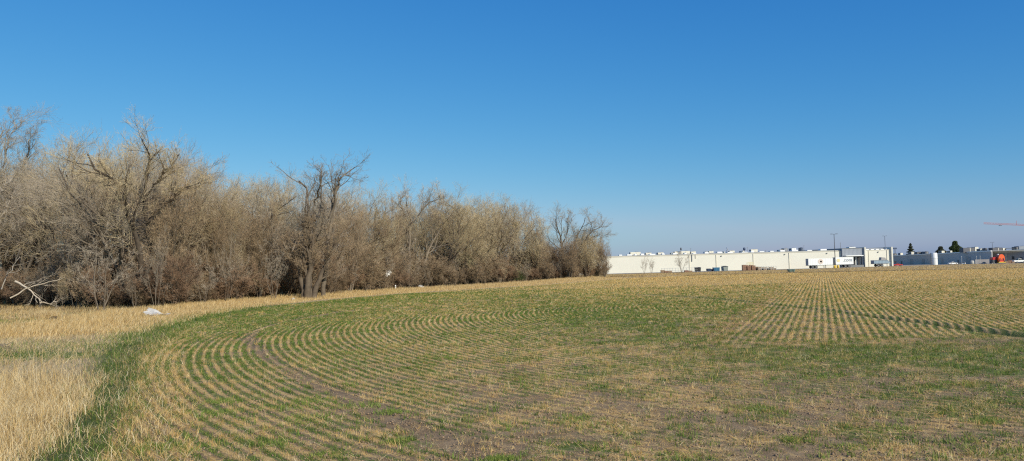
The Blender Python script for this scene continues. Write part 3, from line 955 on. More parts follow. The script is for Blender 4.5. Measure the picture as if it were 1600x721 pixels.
def make_tree(seed, kind, H, mat_t, mat_c, guides=None, gr=None, dens=0.8, n1=8):
    """returns dict with trunk mesh, crown mesh, real height"""
    g = np.random.default_rng(seed)
    K0 = 10
    sets_t, sets_c = [], []
    if guides is not None:
        P0 = np.stack([resample(q_, K0 + 1)[:K0] for q_ in guides])
        P0[:, 1:-1] += g.normal(0, 0.10, P0[:, 1:-1].shape)
        R0 = np.array(gr)[:, None] * (1 - 0.78 * np.linspace(0, 1, K0)[None])
        L1 = children(g, P0, R0, n1, 0.25, (18, 48), 0.34, 8, 0.06, 0.12, 0.5, 0.3, 0.95)
        n2, n3, n4, n5 = (6, 5, 4, int(5 * dens)) if dens > 0 else (5, 5, 4, 0)
    elif kind == 'spread':
        d0 = unit(np.array([[g.normal(0, .08), g.normal(0, .08), 1.0]]))
        P0, R0 = grow(g, np.zeros((1, 3)), d0, np.array([H * 0.80]), np.array([H * 0.021]), K0, 0.02, 0.13, 0.2)
        L1 = children(g, P0, R0, 11, 0.22, (35, 70), 0.62, 8, 0.10, 0.16, 0.62)
        n2, n3, n4, n5 = 6, 6, 5, int(5 * dens)
    elif kind == 'fork':
        ns = 4
        az = np.arange(ns) * 2 * math.pi / ns + g.uniform(0, 1, ns)
        tr, trr = grow(g, np.zeros((1, 3)), unit(np.array([[g.normal(0, .05), g.normal(0, .05), 1.0]])), np.array([H * 0.22]), np.array([H * 0.022]), K0, 0, 0.06, 0.8)
        sets_t.append((tr, trr, 9))
        d0 = unit(np.stack([np.cos(az) * 0.55, np.sin(az) * 0.55, np.ones(ns)], -1))
        p0 = np.repeat(tr[:, -1] - np.array([0, 0, 0.02 * H]), ns, 0)
        P0, R0 = grow(g, p0, d0, H * g.uniform(0.62, 0.82, ns), np.full(ns, H * 0.0145), K0, 0.03, 0.14, 0.2)
        L1 = children(g, P0, R0, 6, 0.12, (28, 62), 0.5, 7, 0.09, 0.16, 0.6)
        n2, n3, n4, n5 = 6, 5, 5, int(5 * dens)
    elif kind == 'vase':
        ns = 8
        az = np.arange(ns) * 2 * math.pi / ns + g.uniform(0, 1, ns)
        sp_ = g.uniform(0.12, 0.42, ns)
        d0 = unit(np.stack([np.cos(az) * sp_, np.sin(az) * sp_, np.ones(ns)], -1))
        p0 = np.stack([np.cos(az), np.sin(az), np.zeros(ns)], -1) * g.uniform(0.05, 0.35, ns)[:, None]
        P0, R0 = grow(g, p0, d0, H * g.uniform(0.7, 1.0, ns), np.full(ns, H * 0.0085), K0, 0.02, 0.07, 0.2)
        L1 = children(g, P0, R0, 9, 0.15, (18, 42), 0.40, 6, 0.10, 0.10, 0.55)
        n2, n3, n4, n5 = 6, 5, 4, int(4 * dens)
    elif kind == 'brush':
        ns = 22
        az = g.uniform(0, 6.28, ns)
        sp_ = g.uniform(0.05, 0.5, ns)
        d0 = unit(np.stack([np.cos(az) * sp_, np.sin(az) * sp_, np.ones(ns)], -1))
        p0 = np.stack([np.cos(az), np.sin(az), np.zeros(ns)], -1) * g.uniform(0.05, 0.9, ns)[:, None]
        P0, R0 = grow(g, p0, d0, H * g.uniform(0.45, 1.0, ns), np.full(ns, 0.022), 7, 0.0, 0.13, 0.3)
        L1 = children(g, P0, R0, 7, 0.15, (25, 60), 0.40, 5, 0.05, 0.16, 0.6)
        n2, n3, n4, n5 = 5, 4, 3, 2
    elif kind == 'wisp':
        ns = 4
        az = np.arange(ns) * 2 * math.pi / ns + g.uniform(0, 1, ns)
        sp_ = g.uniform(0.1, 0.4, ns)
        d0 = unit(np.stack([np.cos(az) * sp_, np.sin(az) * sp_, np.ones(ns)], -1))
        p0 = np.stack([np.cos(az), np.sin(az), np.zeros(ns)], -1) * g.uniform(0.05, 0.3, ns)[:, None]
        P0, R0 = grow(g, p0, d0, H * g.uniform(0.7, 1.0, ns), np.full(ns, H * 0.009), K0, 0.02, 0.08, 0.2)
        L1 = children(g, P0, R0, 6, 0.2, (25, 55), 0.42, 6, 0.08, 0.12, 0.5)
        n2, n3, n4, n5 = 4, 4, 4, 0
    elif kind == 'slim':
        d0 = unit(np.array([[g.normal(0, .05), g.normal(0, .05), 1.0]]))
        P0, R0 = grow(g, np.zeros((1, 3)), d0, np.array([H * 0.95]), np.array([H * 0.011]), K0, 0.02, 0.08, 0.15)
        L1 = children(g, P0, R0, 16, 0.15, (30, 55), 0.36, 6, 0.10, 0.12, 0.5)
        n2, n3, n4, n5 = 6, 5, 4, int(4 * dens)
    if kind != 'brush': L1[1][:] *= 1.35
    n4 = max(3, n4 - 1)
    L1[1][:] = np.maximum(L1[1], 0.012)
    L2 = children(g, *L1, n2, 0.12, (20, 52), 0.58, 6, 0.07, 0.12, 0.55)
    L3 = children(g, *L2, n3, 0.08, (20, 55), 0.62, 4, 0.07, 0.12, 0.55, lmax=1.8)
    L4 = children(g, *L3, n4, 0.05, (20, 52), 0.74, 3, 0.07, 0.10, 0.6, lmax=1.2)
    for lv, mn in ((L2, 0.008), (L3, 0.0065), (L4, 0.005)):
        lv[1][:] = np.maximum(lv[1], mn)
    sets_t += [(P0, R0, 8), (L1[0], L1[1], 6), (L2[0], L2[1], 4)]
    sets_c += [(L3[0], L3[1], 3), (L4[0], L4[1], 3)]
    if n5 > 0:
        L5 = children(g, *L4, 2, 0.1, (15, 50), 0.8, 2, 0, 0, 0.8, 0.5, lmax=0.6)
        L5[1][:] = np.clip(L5[1], 0.0035, 0.005)
        sets_c.append((L5[0], L5[1], 3))
    tm = tube_mesh('trunk', sets_t, mat_t)
    cm = tube_mesh('crown', sets_c, mat_c)
    allz = np.concatenate([s_[0][..., 2].ravel() for s_ in sets_c])
    zt = float(np.percentile(allz, 99.6))
    return dict(t=tm, c=cm, h=zt, tips=P0[:, -1].copy())


def plant(pr, name, loc, H, rz, label, cat, group=None, wide=1.0):
    s_ = H / pr['h']
    e = empty(name, loc, rz, label, cat, group)
    e.scale = (s_ * wide, s_ * wide, s_)
    link('trunk', pr['t'], e); link('crown', pr['c'], e)
    return e


# skyline of the wood in the photograph's columns, read as heights above ground per tree
SKX = [-250, 0, 40, 70, 100, 140, 170, 200, 235, 265, 300, 340, 400, 440, 470, 560, 590, 620, 650, 690, 740, 790, 830, 860, 900, 935, 950, 965]
SKY_ = [235, 235, 235, 243, 238, 235, 218, 226, 226, 232, 252, 264, 270, 272, 278, 292, 300, 298, 300, 298, 308, 311, 326, 338, 331, 345, 380, 384]
FBX = [-250, 0, 150, 240, 360, 480, 600, 700, 800, 900, 955]
FBY = [70, 74, 63, 58, 66, 73, 92, 108, 127, 135, 142]     # depth of the wood's front


def top_h(px, Y, drop=0.0):
    b = gp(px, Y)
    t = at(px, float(np.interp(px, SKX, SKY_)) + drop, Y)
    return t.z - b.z


def front(px):
    return float(np.interp(px, FBX, FBY))


rd = random.Random(11)
spreadA = [make_tree(101 + i, 'spread', 12, M['bark_dark' if i % 2 else 'bark_grey'], M[('twig_tan', 'twig_grey', 'twig_tan')[i]]) for i in range(3)]
forkA = [make_tree(121 + i, 'fork', 12, M['bark_grey' if i % 2 else 'bark_dark'], M[('twig_tan', 'twig_grey', 'twig_grey')[i]]) for i in range(3)]
vaseA = [make_tree(141 + i, 'vase', 9, M['bark_dark' if i % 2 else 'bark_grey'], M[('twig_brown', 'twig_tan')[i]]) for i in range(2)]
slimA = [make_tree(161 + i, 'slim', 9, M['bark_grey'], M[('twig_brown', 'twig_tan')[i]]) for i in range(2)]
brushA = [make_tree(181 + i, 'brush', 3.6, M['bark_dark'], M[('twig_red', 'twig_brown', 'twig_tan')[i]]) for i in range(3)]

wispA = [make_tree(201 + i, 'wisp', 6, M['bark_grey'], M['twig_grey'], dens=0) for i in range(2)]
ORD = ['first', 'second', 'third', 'fourth', 'fifth', 'sixth', 'seventh', 'eighth', 'ninth', 'tenth', 'eleventh', 'twelfth', 'thirteenth', 'fourteenth', 'fifteenth', 'sixteenth',
       'seventeenth', 'eighteenth', 'nineteenth', 'twentieth', 'twenty-first', 'twenty-second', 'twenty-third', 'twenty-fourth', 'twenty-fifth', 'twenty-sixth', 'twenty-seventh', 'twenty-eighth', 'twenty-ninth', 'thirtieth']

# --- hero trees drawn from the photograph's limb layout


def hero(seed, bpx, Y, limbs, radii, mt, mc, label, name='bare_tree', dens=0.8, yj=1.2, n1=8):
    g = np.random.default_rng(seed)
    b = gp(bpx, Y)
    gs = []
    for ln in limbs:
        yy = np.cumsum(g.normal(0, yj * 0.5, len(ln)))
        if ln[0][1] is None:
            ln = [(ln[0][0], None)] + ln[1:]
        pts = []
        for i, (px, py) in enumerate(ln):
            if py is None:
                pts.append((((px - bpx) * Y / F), 0.0, 0.0))
            else:
                p = at(px, py, Y)
                pts.append((p.x - b.x, float(yy[i]) if i > 0 else 0.0, p.z - b.z))
        gs.append(pts)
    pr = make_tree(seed, 'hero', 10, mt, mc, gs, radii, dens, n1)
    e = empty(name, b, 0, label, 'tree')
    link('trunk', pr['t'], e); link('crown', pr['c'], e)
    e_tips = [Vector(t_) + b for t_ in pr['tips']]
    return e, e_tips


_, big_tips = hero(301, 232, 61, [[(232, None), (230, 420), (228, 350), (222, 318), (205, 290), (182, 272), (172, 250), (178, 222)],
                    [(229, 345), (232, 300), (238, 268), (243, 246), (246, 222)],
                    [(222, 318), (238, 285), (262, 262), (275, 235)],
                    [(228, 350), (248, 320), (285, 292), (318, 280)],
                    [(205, 290), (180, 292), (160, 282), (150, 262)]],
     [0.26, 0.15, 0.15, 0.13, 0.10], M['bark_dark'], M['twig_tan'],
     'large bare tree with dark forked limbs spreading widest above the left part of the wood')
hero(302, 482, 73, [[(484, None), (484, 400), (486, 360), (489, 340), (490, 318), (486, 300), (470, 288), (462, 262)],
                    [(492, 345), (493, 318), (491, 290), (492, 262)],
                    [(492, 322), (502, 300), (508, 278), (506, 262), (512, 254)],
                    [(505, 470), (512, 420), (514, 350), (518, 320), (526, 295), (524, 272), (520, 256)],
                    [(514, 345), (524, 322), (528, 292), (545, 270), (566, 256)],
                    [(526, 295), (536, 278), (532, 266)],
                    [(514, 350), (505, 318), (500, 300)]],
     [0.30, 0.12, 0.12, 0.24, 0.15, 0.07, 0.09], M['bark_grey'], M['twig_pale'],
     'tallest bare pale-topped tree in the middle of the wood, its sparse crown against the sky', dens=0.0, n1=6)
hero(303, 8, 77, [[(8, None), (6, 400), (4, 300), (6, 262), (2, 240), (10, 215), (20, 195), (24, 180)],
                  [(4, 262), (14, 245), (22, 225), (32, 205), (38, 188)],
                  [(5, 290), (14, 262), (34, 240), (52, 220), (66, 198)],
                  [(4, 300), (-20, 270), (-45, 240)]],
     [0.24, 0.13, 0.13, 0.12], M['bark_pale'], M['twig_pale'],
     'whitish dead-looking tree standing tallest at the left edge of the wood', dens=0.8)
hero(304, 155, 66, [[(160, None), (158, 420), (157, 345), (150, 325), (132, 312), (112, 285), (104, 262), (98, 240)],
                    [(132, 312), (120, 315), (100, 322), (80, 312)],
                    [(157, 345), (172, 310), (182, 280), (196, 255)]],
     [0.24, 0.12, 0.14], M['bark_dark'], M['twig_tan'],
     'bare tree with a heavy dark limb leaning left, second big one from the left')
hero(305, 478, 71.5, [[(474, None), (470, 430), (455, 400), (440, 372)], [(480, None), (484, 420), (490, 380), (494, 350)], [(490, None), (498, 430), (515, 395), (535, 370)], [(484, None), (478, 420), (476, 370), (470, 335)]],
     [0.30, 0.34, 0.28, 0.26], M['bark_dark'], M['twig_brown'],
     'dark thick many-stemmed willow-like tree at the field edge, middle of the wood', yj=0.5)
hero(306, 880, 139, [[(882, None), (880, 400), (876, 375), (868, 350), (866, 335)],
                     [(884, 420), (898, 385), (905, 362), (915, 345), (912, 332)],
                     [(886, 410), (912, 378), (928, 360), (945, 352), (940, 338)],
                     [(878, 385), (888, 360), (886, 342), (895, 330)],
                     [(890, 395), (925, 372), (948, 362)]],
     [0.26, 0.17, 0.17, 0.12, 0.12], M['bark_grey'], M['twig_grey'],
     'wind-swept bare tree leaning right at the right end of the wood', dens=1.0)
hero(307, 640, 106, [[(640, None), (638, 380), (640, 345), (632, 322), (640, 302)],
                     [(638, 360), (652, 335), (668, 318), (690, 308), (686, 296)],
                     [(639, 350), (628, 325), (626, 305)]],
     [0.24, 0.15, 0.11], M['bark_grey'], M['twig_grey'],
     'bare tree with an arching fork, first one right of the sky gap in the wood')

# --- front row
fx = [-210, -150, -90, -40, 40, 85, 120, 190, 268, 300, 340, 372, 405, 440, 545, 578, 604, 668, 700, 728, 755, 782, 808, 832, 852, 915, 935]
kinds = ['spread', 'fork', 'slim', 'spread', 'fork', 'spread', 'slim', 'fork', 'vase', 'fork', 'vase', 'slim', 'vase', 'fork', 'vase', 'slim', 'vase', 'spread', 'fork', 'vase', 'spread', 'fork', 'spread', 'vase', 'slim', 'vase', 'vase']
names = {'spread': 'wide-crowned bare tree', 'fork': 'fork-trunked bare tree', 'slim': 'slender single-stemmed bare tree', 'vase': 'upright many-stemmed bare tree'}
pools = {'spread': spreadA, 'fork': forkA, 'slim': slimA, 'vase': vaseA}
cnt = 0
for i, (px, kd) in enumerate(zip(fx, kinds)):
    Yd = front(px) + rd.uniform(1.5, 5.0)
    H = top_h(px, Yd, rd.uniform(-4, 12) - (10 if px < 300 or 540 < px < 840 else 0))
    if kd in ('vase', 'slim'):
        H *= 0.86
    pr = pools[kd][i % len(pools[kd])]
    if px < 0:
        lab = 'bare tree just past the left edge of the wood view'
        grp = 'bare trees past the left edge'
    else:
        lab = names[kd] + ', ' + ORD[cnt] + ' from the left along the front row of the wood'
        grp = 'bare trees along the front of the wood'
        cnt += 1
    plant(pr, 'bare_tree', gp(px, Yd), H, rd.uniform(0, 6.28), lab, 'tree', grp, rd.uniform(0.75, 0.95) if px < 830 else 0.55)
for k in range(24):
    px = 6 + 880 * (k + rd.random() * 0.8) / 24
    if 440 < px < 520:
        px += 70
    plant(wispA[k % 2], 'bare_sapling', gp(px, front(px) + rd.uniform(-0.8, 1.5)), rd.uniform(3.2, 6.5), rd.uniform(0, 6.28), 'thin bare sapling, ' + ORD[k] + ' from the left along the foot of the wood', 'sapling', 'thin saplings along the foot of the wood', rd.uniform(0.5, 0.8))
# last upright bushy tree at the corner
plant(vaseA[0], 'bare_tree', gp(945, 140), 6.6, 1.0, 'short upright bare tree at the right-hand corner of the wood before the warehouse', 'tree', None, 0.62)
plant(vaseA[1], 'bare_tree', gp(918, 136), 7.4, 2.0, 'bushy bare tree second from the right-hand corner of the wood', 'tree', None, 0.8)
plant(vaseA[0], 'bare_tree', gp(890, 134), 7.6, 4.0, 'bushy reddish bare tree third from the right-hand corner of the wood', 'tree', None, 0.9)
plant(wispA[0], 'bare_tree', gp(158, 56.5), 6.4, 0.5, 'small pinkish bare tree standing alone in grass before the left of the wood', 'tree', None, 1.15)
plant(slimA[1], 'bare_tree', gp(97, 60), 3.6, 0.9, 'thin pale sapling with a snapped top by the fallen branches', 'tree', None, 0.5)

# --- rows behind
for k in range(84):
    t = (k + rd.random()) / 84
    px = -230 + t * 1125
    depth = rd.choice((9, 15, 22, 30)) + rd.uniform(-3, 3)
    Yd = front(px) + depth
    H = top_h(px, Yd, rd.uniform(-6, 26))
    if px > 820:
        H *= 0.9
    kd = rd.choice(('spread', 'fork', 'fork', 'vase', 'spread'))
    pr = rd.choice(pools[kd])
    plant(pr, 'bare_tree', gp(px, Yd), H, rd.uniform(0, 6.28), 'bare tree deep in the wood, half hidden behind the front row', 'tree', 'bare trees deep in the wood', rd.uniform(0.75, 1.0))

# --- brush
nb = 0
for k in range(116):
    t = (k + rd.random()) / 116
    px = -200 + t * 1150
    frontal = k % 2 == 0
    Yd = front(px) + (rd.uniform(0.5, 3.5) if frontal else rd.uniform(4, 16))
    if 375 < px < 470 and frontal:
        Yd += 4
    H = rd.uniform(1.6, 4.4) * (1.0 if frontal else 1.5)
    pr = brushA[rd.choice((0, 0, 1, 1, 1))]
    if px > 905:
        H = min(H, 2.6)
    if frontal:
        plant(pr, 'bare_shrub', gp(px, Yd), H, rd.uniform(0, 6.28), 'tangled reddish-brown bare shrub in the undergrowth along the front of the wood', 'shrub', 'bare shrubs along the front of the wood', rd.uniform(0.8, 1.3))
    else:
        plant(pr, 'bare_shrub', gp(px, Yd), H, rd.uniform(0, 6.28), 'tangled bare shrub in the shade among the trunks of the wood', 'shrub', 'bare shrubs inside the wood', rd.uniform(0.9, 1.3))

# --- thicket mass deep in the wood
g = np.random.default_rng(5)
n = 26000
pxs = g.uniform(-260, 900, n)
Yf = np.interp(pxs, FBX, FBY) + g.uniform(6, 42, n)
xx = (pxs - 800) / F * Yf
p0 = np.stack([xx, Yf, terrain(xx, Yf)], -1)
d0 = unit(np.stack([g.normal(0, .35, n), g.normal(0, .35, n), np.ones(n)], -1))
T0 = grow(g, p0, d0, g.uniform(1.2, 5.5, n), g.uniform(0.012, 0.04, n), 4, 0.0, 0.14, 0.3)
T1 = children(g, T0[0], T0[1], 4, 0.2, (25, 60), 0.45, 3, 0.05, 0.15, 0.6)
T1[1][:] = np.maximum(T1[1], 0.012)
tm = tube_mesh('thicket', [(T0[0], T0[1], 3), (T1[0], T1[1], 3)], M['twig_brown'])
tag(link('thicket', tm), 'dense mass of thin stems filling the shaded inside of the wood', 'thicket', kind='stuff')

# small trees before the warehouse
plant(wispA[0], 'bare_tree', gp(1007, 230), 5.6, 0.3, 'left-hand small bare tree before the white warehouse wall', 'tree', None, 0.75)
plant(wispA[1], 'bare_tree', gp(1018, 232), 4.9, 1.3, 'thin small bare tree just right of the left-hand one before the warehouse', 'tree', None, 0.8)
plant(wispA[1], 'bare_tree', gp(1065, 228), 6.2, 2.2, 'rounder small bare tree before the warehouse, beside the pallets', 'tree', None, 1.0)


# --- evergreens
def conifer(name, loc, H, W, mat, label, seed, shape='cone', group=None):
    g = np.random.default_rng(seed)
    e = empty(name, loc, 0, label, 'tree' if H > 3 else 'shrub', group)
    MB().bar((0, 0, -0.2), (0, 0, H * 0.9), H * 0.02, H * 0.004, 8).build('trunk', M['bark_dark'], e)
    n = int(9000)
    t = g.uniform(0.06, 1, n) ** (0.8)
    if shape == 'cone':
        rad = W / 2 * (1.02 - t) ** 0.8 * (0.8 + 0.35 * np.sin(t * 55 + g.uniform(0, 1)))
    elif shape == 'round':
        rad = W / 2 * np.sqrt(np.clip(1 - (2 * t - 0.85) ** 2 / 1.35, 0.02, 1)) * (0.85 + 0.2 * np.sin(t * 20))
    else:
        rad = W / 2 * np.sqrt(np.clip(1 - (1.7 * t - 0.6) ** 2, 0.05, 1))
    a = g.uniform(0, 6.28, n)
    rad = rad * (0.8 + 0.35 * vnoise(a * 2, t * 9, 1, seed))
    rr_ = rad * np.sqrt(g.uniform(0.25, 1, n))
    c = np.stack([np.cos(a) * rr_, np.sin(a) * rr_, t * H], -1)
    sz = H * 0.03 * g.uniform(0.5, 1.3, n)
    d1 = unit(g.normal(0, 1, (n, 3))); d2 = unit(np.cross(d1, g.normal(0, 1, (n, 3))))
    v = np.stack([c + d1 * sz[:, None], c - d1 * sz[:, None] * 0.6 + d2 * sz[:, None] * 0.4, c - d1 * sz[:, None] * 0.6 - d2 * sz[:, None] * 0.4], 1)
    link('crown', np_mesh('crown', v.reshape(-1, 3), np.arange(n * 3), np.full(n, 3), mat), e)
    return e


def hpx(px, d):
    return px * d / F


conifer('spruce_tree', gp(1424, 520), hpx(33, 520), hpx(21, 520), M['needle'], 'pointed dark spruce rising behind the blue-grey factory building', 41)
conifer('pine_tree', gp(1471, 500), hpx(27, 500), hpx(17, 500), M['needle'], 'low spreading pine showing above the roof between two taller evergreens', 42, 'round')
conifer('round_evergreen', gp(1494, 480), hpx(35, 480), hpx(19, 480), M['needle2'], 'broad rounded evergreen rising behind the factory roof', 43, 'round')
conifer('evergreen_shrub', gp(768, 127), 2.9, 3.4, M['needle2'], 'dark green cedar bush at the foot of the wood, right of its middle', 44, 'dome')
conifer('evergreen_shrub', gp(728, 118), 4.6, 3.2, M['needle2'], 'green cedar bush half hidden in brush, left of the darker cedar', 45, 'dome')
conifer('evergreen_shrub', gp(808, 130), 1.8, 3.0, M['needle2'], 'lowest green cedar bush, right of the two larger cedars', 46, 'dome')

# --- fallen branches left
g = np.random.default_rng(77)


def fallen(label, pts, r, mat, seed, name='fallen_branch'):
    g = np.random.default_rng(seed)
    base = np.array(pts[0])
    P0 = resample(np.array(pts) - base, 8)[None]
    P0[:, 1:] += g.normal(0, 0.05, P0[:, 1:].shape)
    R0 = r * (1 - 0.7 * np.linspace(0, 1, 8))[None]
    L1 = children(g, P0, R0, 7, 0.25, (20, 55), 0.45, 5, 0.0, 0.15, 0.6)
    L2 = children(g, *L1, 5, 0.2, (20, 55), 0.5, 3, 0.0, 0.15, 0.6)
    L2[1][:] = np.maximum(L2[1], 0.008)
    me = tube_mesh(name, [(P0, R0, 7), (L1[0], L1[1], 5), (L2[0], L2[1], 3)], mat)
    o = link(name, me, None, tuple(base))
    return tag(o, label, 'branch')


def w3(px, py, Y):
    return tuple(at(px, py, Y))


fallen('bleached fallen limb slanting down left with a torn golden end', [w3(24, 440, 61), w3(45, 452, 60.5), w3(66, 472, 60)], 0.09, M['twig_grey'], 1)
fallen('long bleached fallen branch rising right across the dark gap', [w3(16, 466, 60), w3(50, 448, 60.5), w3(104, 434, 61)], 0.06, M['twig_grey'], 2)
fallen('curved bleached branch leaning against the far left trees', [w3(2, 452, 60.5), w3(14, 425, 61), w3(30, 402, 61.5)], 0.07, M['bark_pale'], 3)
fallen('bleached branch lying low in the grass left of the sapling', [w3(62, 474, 59.5), w3(82, 474, 60), w3(98, 466, 60)], 0.06, M['twig_grey'], 4)
fallen('grey bare twig bush end poking in at the left edge of the frame', [(gp(-6, 24).x, 24, 0.1), (gp(-6, 24).x - 0.05, 24, 0.6), (gp(-6, 24).x + 0.1, 24, 1.1)], 0.02, M['bark_grey'], 5, 'twig_clump')


# --- plastic sheets
def sheet(name, loc, sx, sz, seed, label, cat, mat, lean=0.6, rz=0.0):
    g = np.random.default_rng(seed)
    n = 9
    vs, fs = [], []
    for j in range(n):
        for i in range(n):
            u, v = i / (n - 1), j / (n - 1)
            z = sz * (1 - u) ** 1.6 * v + 0.04 + 0.05 * math.sin(u * 9 + v * 5)
            vs.append((sx * (u - 0.5) + 0.05 * g.normal(), lean * v + 0.07 * math.sin(u * 7 + v * 3), max(0.01, z * (0.9 + 0.2 * g.random()))))
    for j in range(n - 1):
        for i in range(n - 1):
            a = j * n + i
            fs.append((a, a + 1, a + n + 1, a + n))
    me = bpy.data.meshes.new(name)
    me.from_pydata(vs, [], fs)
    me.materials.append(mat)
    o = link(name, me, None, loc)
    o.rotation_euler.z = rz
    sm_ = o.modifiers.new('thickness', 'SOLIDIFY'); sm_.thickness = 0.012
    return tag(o, label, cat)


p = gp(241, 47)
sheet('plastic_sheet', (p.x, p.y, 0.12), 1.25, 0.5, 3, 'crumpled white plastic sheet lying on the dry grass left of the field edge', 'plastic sheet', M['plastic'])
p = at(604, 431, 92)
sheet('plastic_bag', p, 0.35, 0.0, 4, 'white plastic bag caught up in the brush at mid wood', 'plastic bag', M['plastic'], 0.3)
o = bpy.data.objects['plastic_bag']; o.rotation_euler = (1.2, 0.5, 0.2); o.scale = (1.6, 2.2, 1)
p = gp(618, 90)
e = empty('marker_post', p, 0, 'short white marker post in the dry grass fringe at mid wood', 'post')
MB().lathe([(0.07, 0.0), (0.07, 0.62), (0.055, 0.68), (0.0, 0.70)], 10).build('post', M['white'], e, True)
MB().lathe([(0.076, 0.0), (0.076, 0.05)], 10, 'z', (0, 0, 0.5)).build('band', M['galv'], e)
for k, (px, Yd, s_) in enumerate(((657, 99, 0.5), (661, 100, 0.3), (458, 69, 0.28))):
    g = np.random.default_rng(k)
    mb = MB().lathe([(0.15, 0), (0.5, 0.08), (0.55, 0.25), (0.35, 0.5), (0.05, 0.6)], 9)
    mb.v = [(x_ * (0.8 + .4 * g.random()), y_ * (0.8 + .3 * g.random()), z_ * (0.8 + .3 * g.random())) for x_, y_, z_ in mb.v]
    o = mb.build('pale_rock', M['stone'], None, False, gp(px, Yd)); o.scale = (s_ * 1.4,) * 3
    tag(o, ('larger pale rock in the grass fringe right of the marker post', 'smaller pale rock touching the larger one in the grass fringe', 'low pale rock at the field edge by the dark many-stemmed tree')[k], 'rock')
# rotten stump with a straw tuft
p = gp(86, 46)
mb = MB().lathe([(0.22, -0.1), (0.25, 0.05), (0.2, 0.2), (0.12, 0.27)], 10)
g = np.random.default_rng(4)
mb.v = [(x_ * 1.3 * (0.8 + .4 * g.random()), y_ * (0.8 + .4 * g.random()), z_) for x_, y_, z_ in mb.v]
tag(mb.build('rotten_stump', M['dirt_dark'], None, False, p), 'small dark rotten stump in the pale grass at left', 'stump')
x = g.normal(gp(68, 47).x, 0.35, 2600); y = g.normal(47.2, 0.3, 2600)
b = np.stack([x, y, zfield(x, y)], -1)
o = blades('dry_tussock', b, g.uniform(0.3, 0.75, 2600), np.full(2600, 0.014), g.uniform(0, 6.28, 2600), np.abs(g.normal(0.2, 0.3, 2600)), M['dry_blade'], 'taller dry grass tussock beside the dark stump', 'grass', 88)


# birds on the hero tree
def bird(pos, rz, label):
    e = empty('bird', pos, rz, label, 'bird', 'birds perched on the treetop')
    e.scale = (0.7, 0.7, 0.7)
    MB().lathe([(0.0, -0.16), (0.05, -0.12), (0.085, -0.02), (0.07, 0.08), (0.045, 0.14), (0.055, 0.18), (0.04, 0.23), (0.0, 0.25)], 10, 'x').build('body', M['bird'], e, True).rotation_euler = (0, -0.9, 0)
    MB().add([(-0.05, -0.03, -0.10), (-0.05, 0.03, -0.10), (-0.16, 0.02, -0.26), (-0.16, -0.02, -0.26), (-0.07, 0, -0.08), (-0.17, 0, -0.25)], [(0, 1, 2, 3), (0, 4, 1), (3, 2, 5), (0, 3, 5, 4), (1, 4, 5, 2)]).build('tail', M['bird'], e)
    MB().bar((0.16, 0, 0.19), (0.22, 0, 0.17), 0.012, 0.002, 6).build('beak', M['dark'], e)


bird(big_tips[2] + Vector((0, 0, 0.1)), 0.3, 'dark bird perched on the right-hand limb tip of the left big tree')
bird(big_tips[1] + Vector((0, 0, 0.1)), 2.6, 'dark bird perched on the middle limb tip of the left big tree')
# nest
g = np.random.default_rng(31)
nn = 900
c = g.normal(0, 0.22, (nn, 3)) * np.array([1, 1, 1.25])
d0 = unit(g.normal(0, 1, (nn, 3)) * np.array([1, 1, 0.5]))
Pn, Rn = grow(g, c - d0 * 0.2, d0, np.full(nn, 0.4), np.full(nn, 0.012), 3, 0, 0.2, 0.6)
o = link('leaf_nest', tube_mesh('leaf_nest', [(Pn, Rn, 3)], M['dirt_dark']), None, at(805, 352, 131))
tag(o, 'dark squirrel nest of twigs high in the right part of the wood', 'nest')

# ------------------------------------------------------------------ factory
WY = 300.0      # depth of the warehouse front


def PX(px, py, Y=WY):
    return at(px, py, Y)


def xz(px0, px1, py0, py1, Y=WY):
    """box extents in x and z at depth Y from picture columns/rows"""
    a = PX((px0 + px1) / 2, py0, Y); b_ = PX((px0 + px1) / 2, py1, Y)
    x0 = PX(px0, (py0 + py1) / 2, Y).x; x1 = PX(px1, (py0 + py1) / 2, Y).x
    return x0, x1, b_.z, a.z


GZ = float(terrain(60, WY)) - 0.6
xl = PX(800, 405).x; xr = PX(1316, 392).x
ztop = PX(1140, 397.5).z
ware = empty('warehouse', (xl, WY, GZ), 0, 'long low cream-white warehouse with rooftop units and a grey loading dock', 'warehouse')


def wbox(name, x0, x1, y0, y1, z0, z1, mat, parent=ware):
    return MB().box(x0 - xl, x1 - xl, y0, y1, z0 - GZ, z1 - GZ).build(name, mat, parent)


wbox('wall', xl, xr, 0, 90, GZ, ztop, M['cream'])
wbox('parapet_cap', xl - 0.1, xr, -0.12, 90.1, ztop, ztop + 0.22, M['cream_trim'])
wbox('roof', xl + 0.3, xr, 0.4, 89, ztop + 0.22, ztop + 0.5, M['grey_roof'])
for px in (1077, 1119, 1177, 1233):
    xx = PX(px, 405).x
    wbox('downspout', xx - 0.09, xx + 0.09, -0.2, -0.003, GZ, ztop - 0.05, M['cream_trim'])
for px, dy in ((1081, 3), (1087, 3)):
    xx = PX(px, 405).x
    wbox('wall_pipe', xx - 0.12, xx + 0.12, -0.25, -0.003, ztop - (2.4 if px == 1081 else 1.2), ztop + 0.25, M['galv'] if px == 1081 else M['cream_trim'])
for px in (1127, 1226, 1292):
    xx = PX(px, 400).x
    wl = wbox('wall_light', xx - 0.2, xx + 0.2, -0.35, -0.003, ztop - 0.75, ztop - 0.45, M['galv'])
rd2 = random.Random(3)
xx = PX(968, 400).x
while xx < xr - 3:
    wd = rd2.uniform(0.9, 2.6)
    MB().cbox(xx - xl, xx + wd - xl, 2, 4.2, ztop + 0.5 - GZ, ztop + 0.5 + rd2.uniform(0.25, 0.6) - GZ, 0.15).build('skylight', M['white'], ware)
    xx += wd + rd2.uniform(0.8, 3.4)
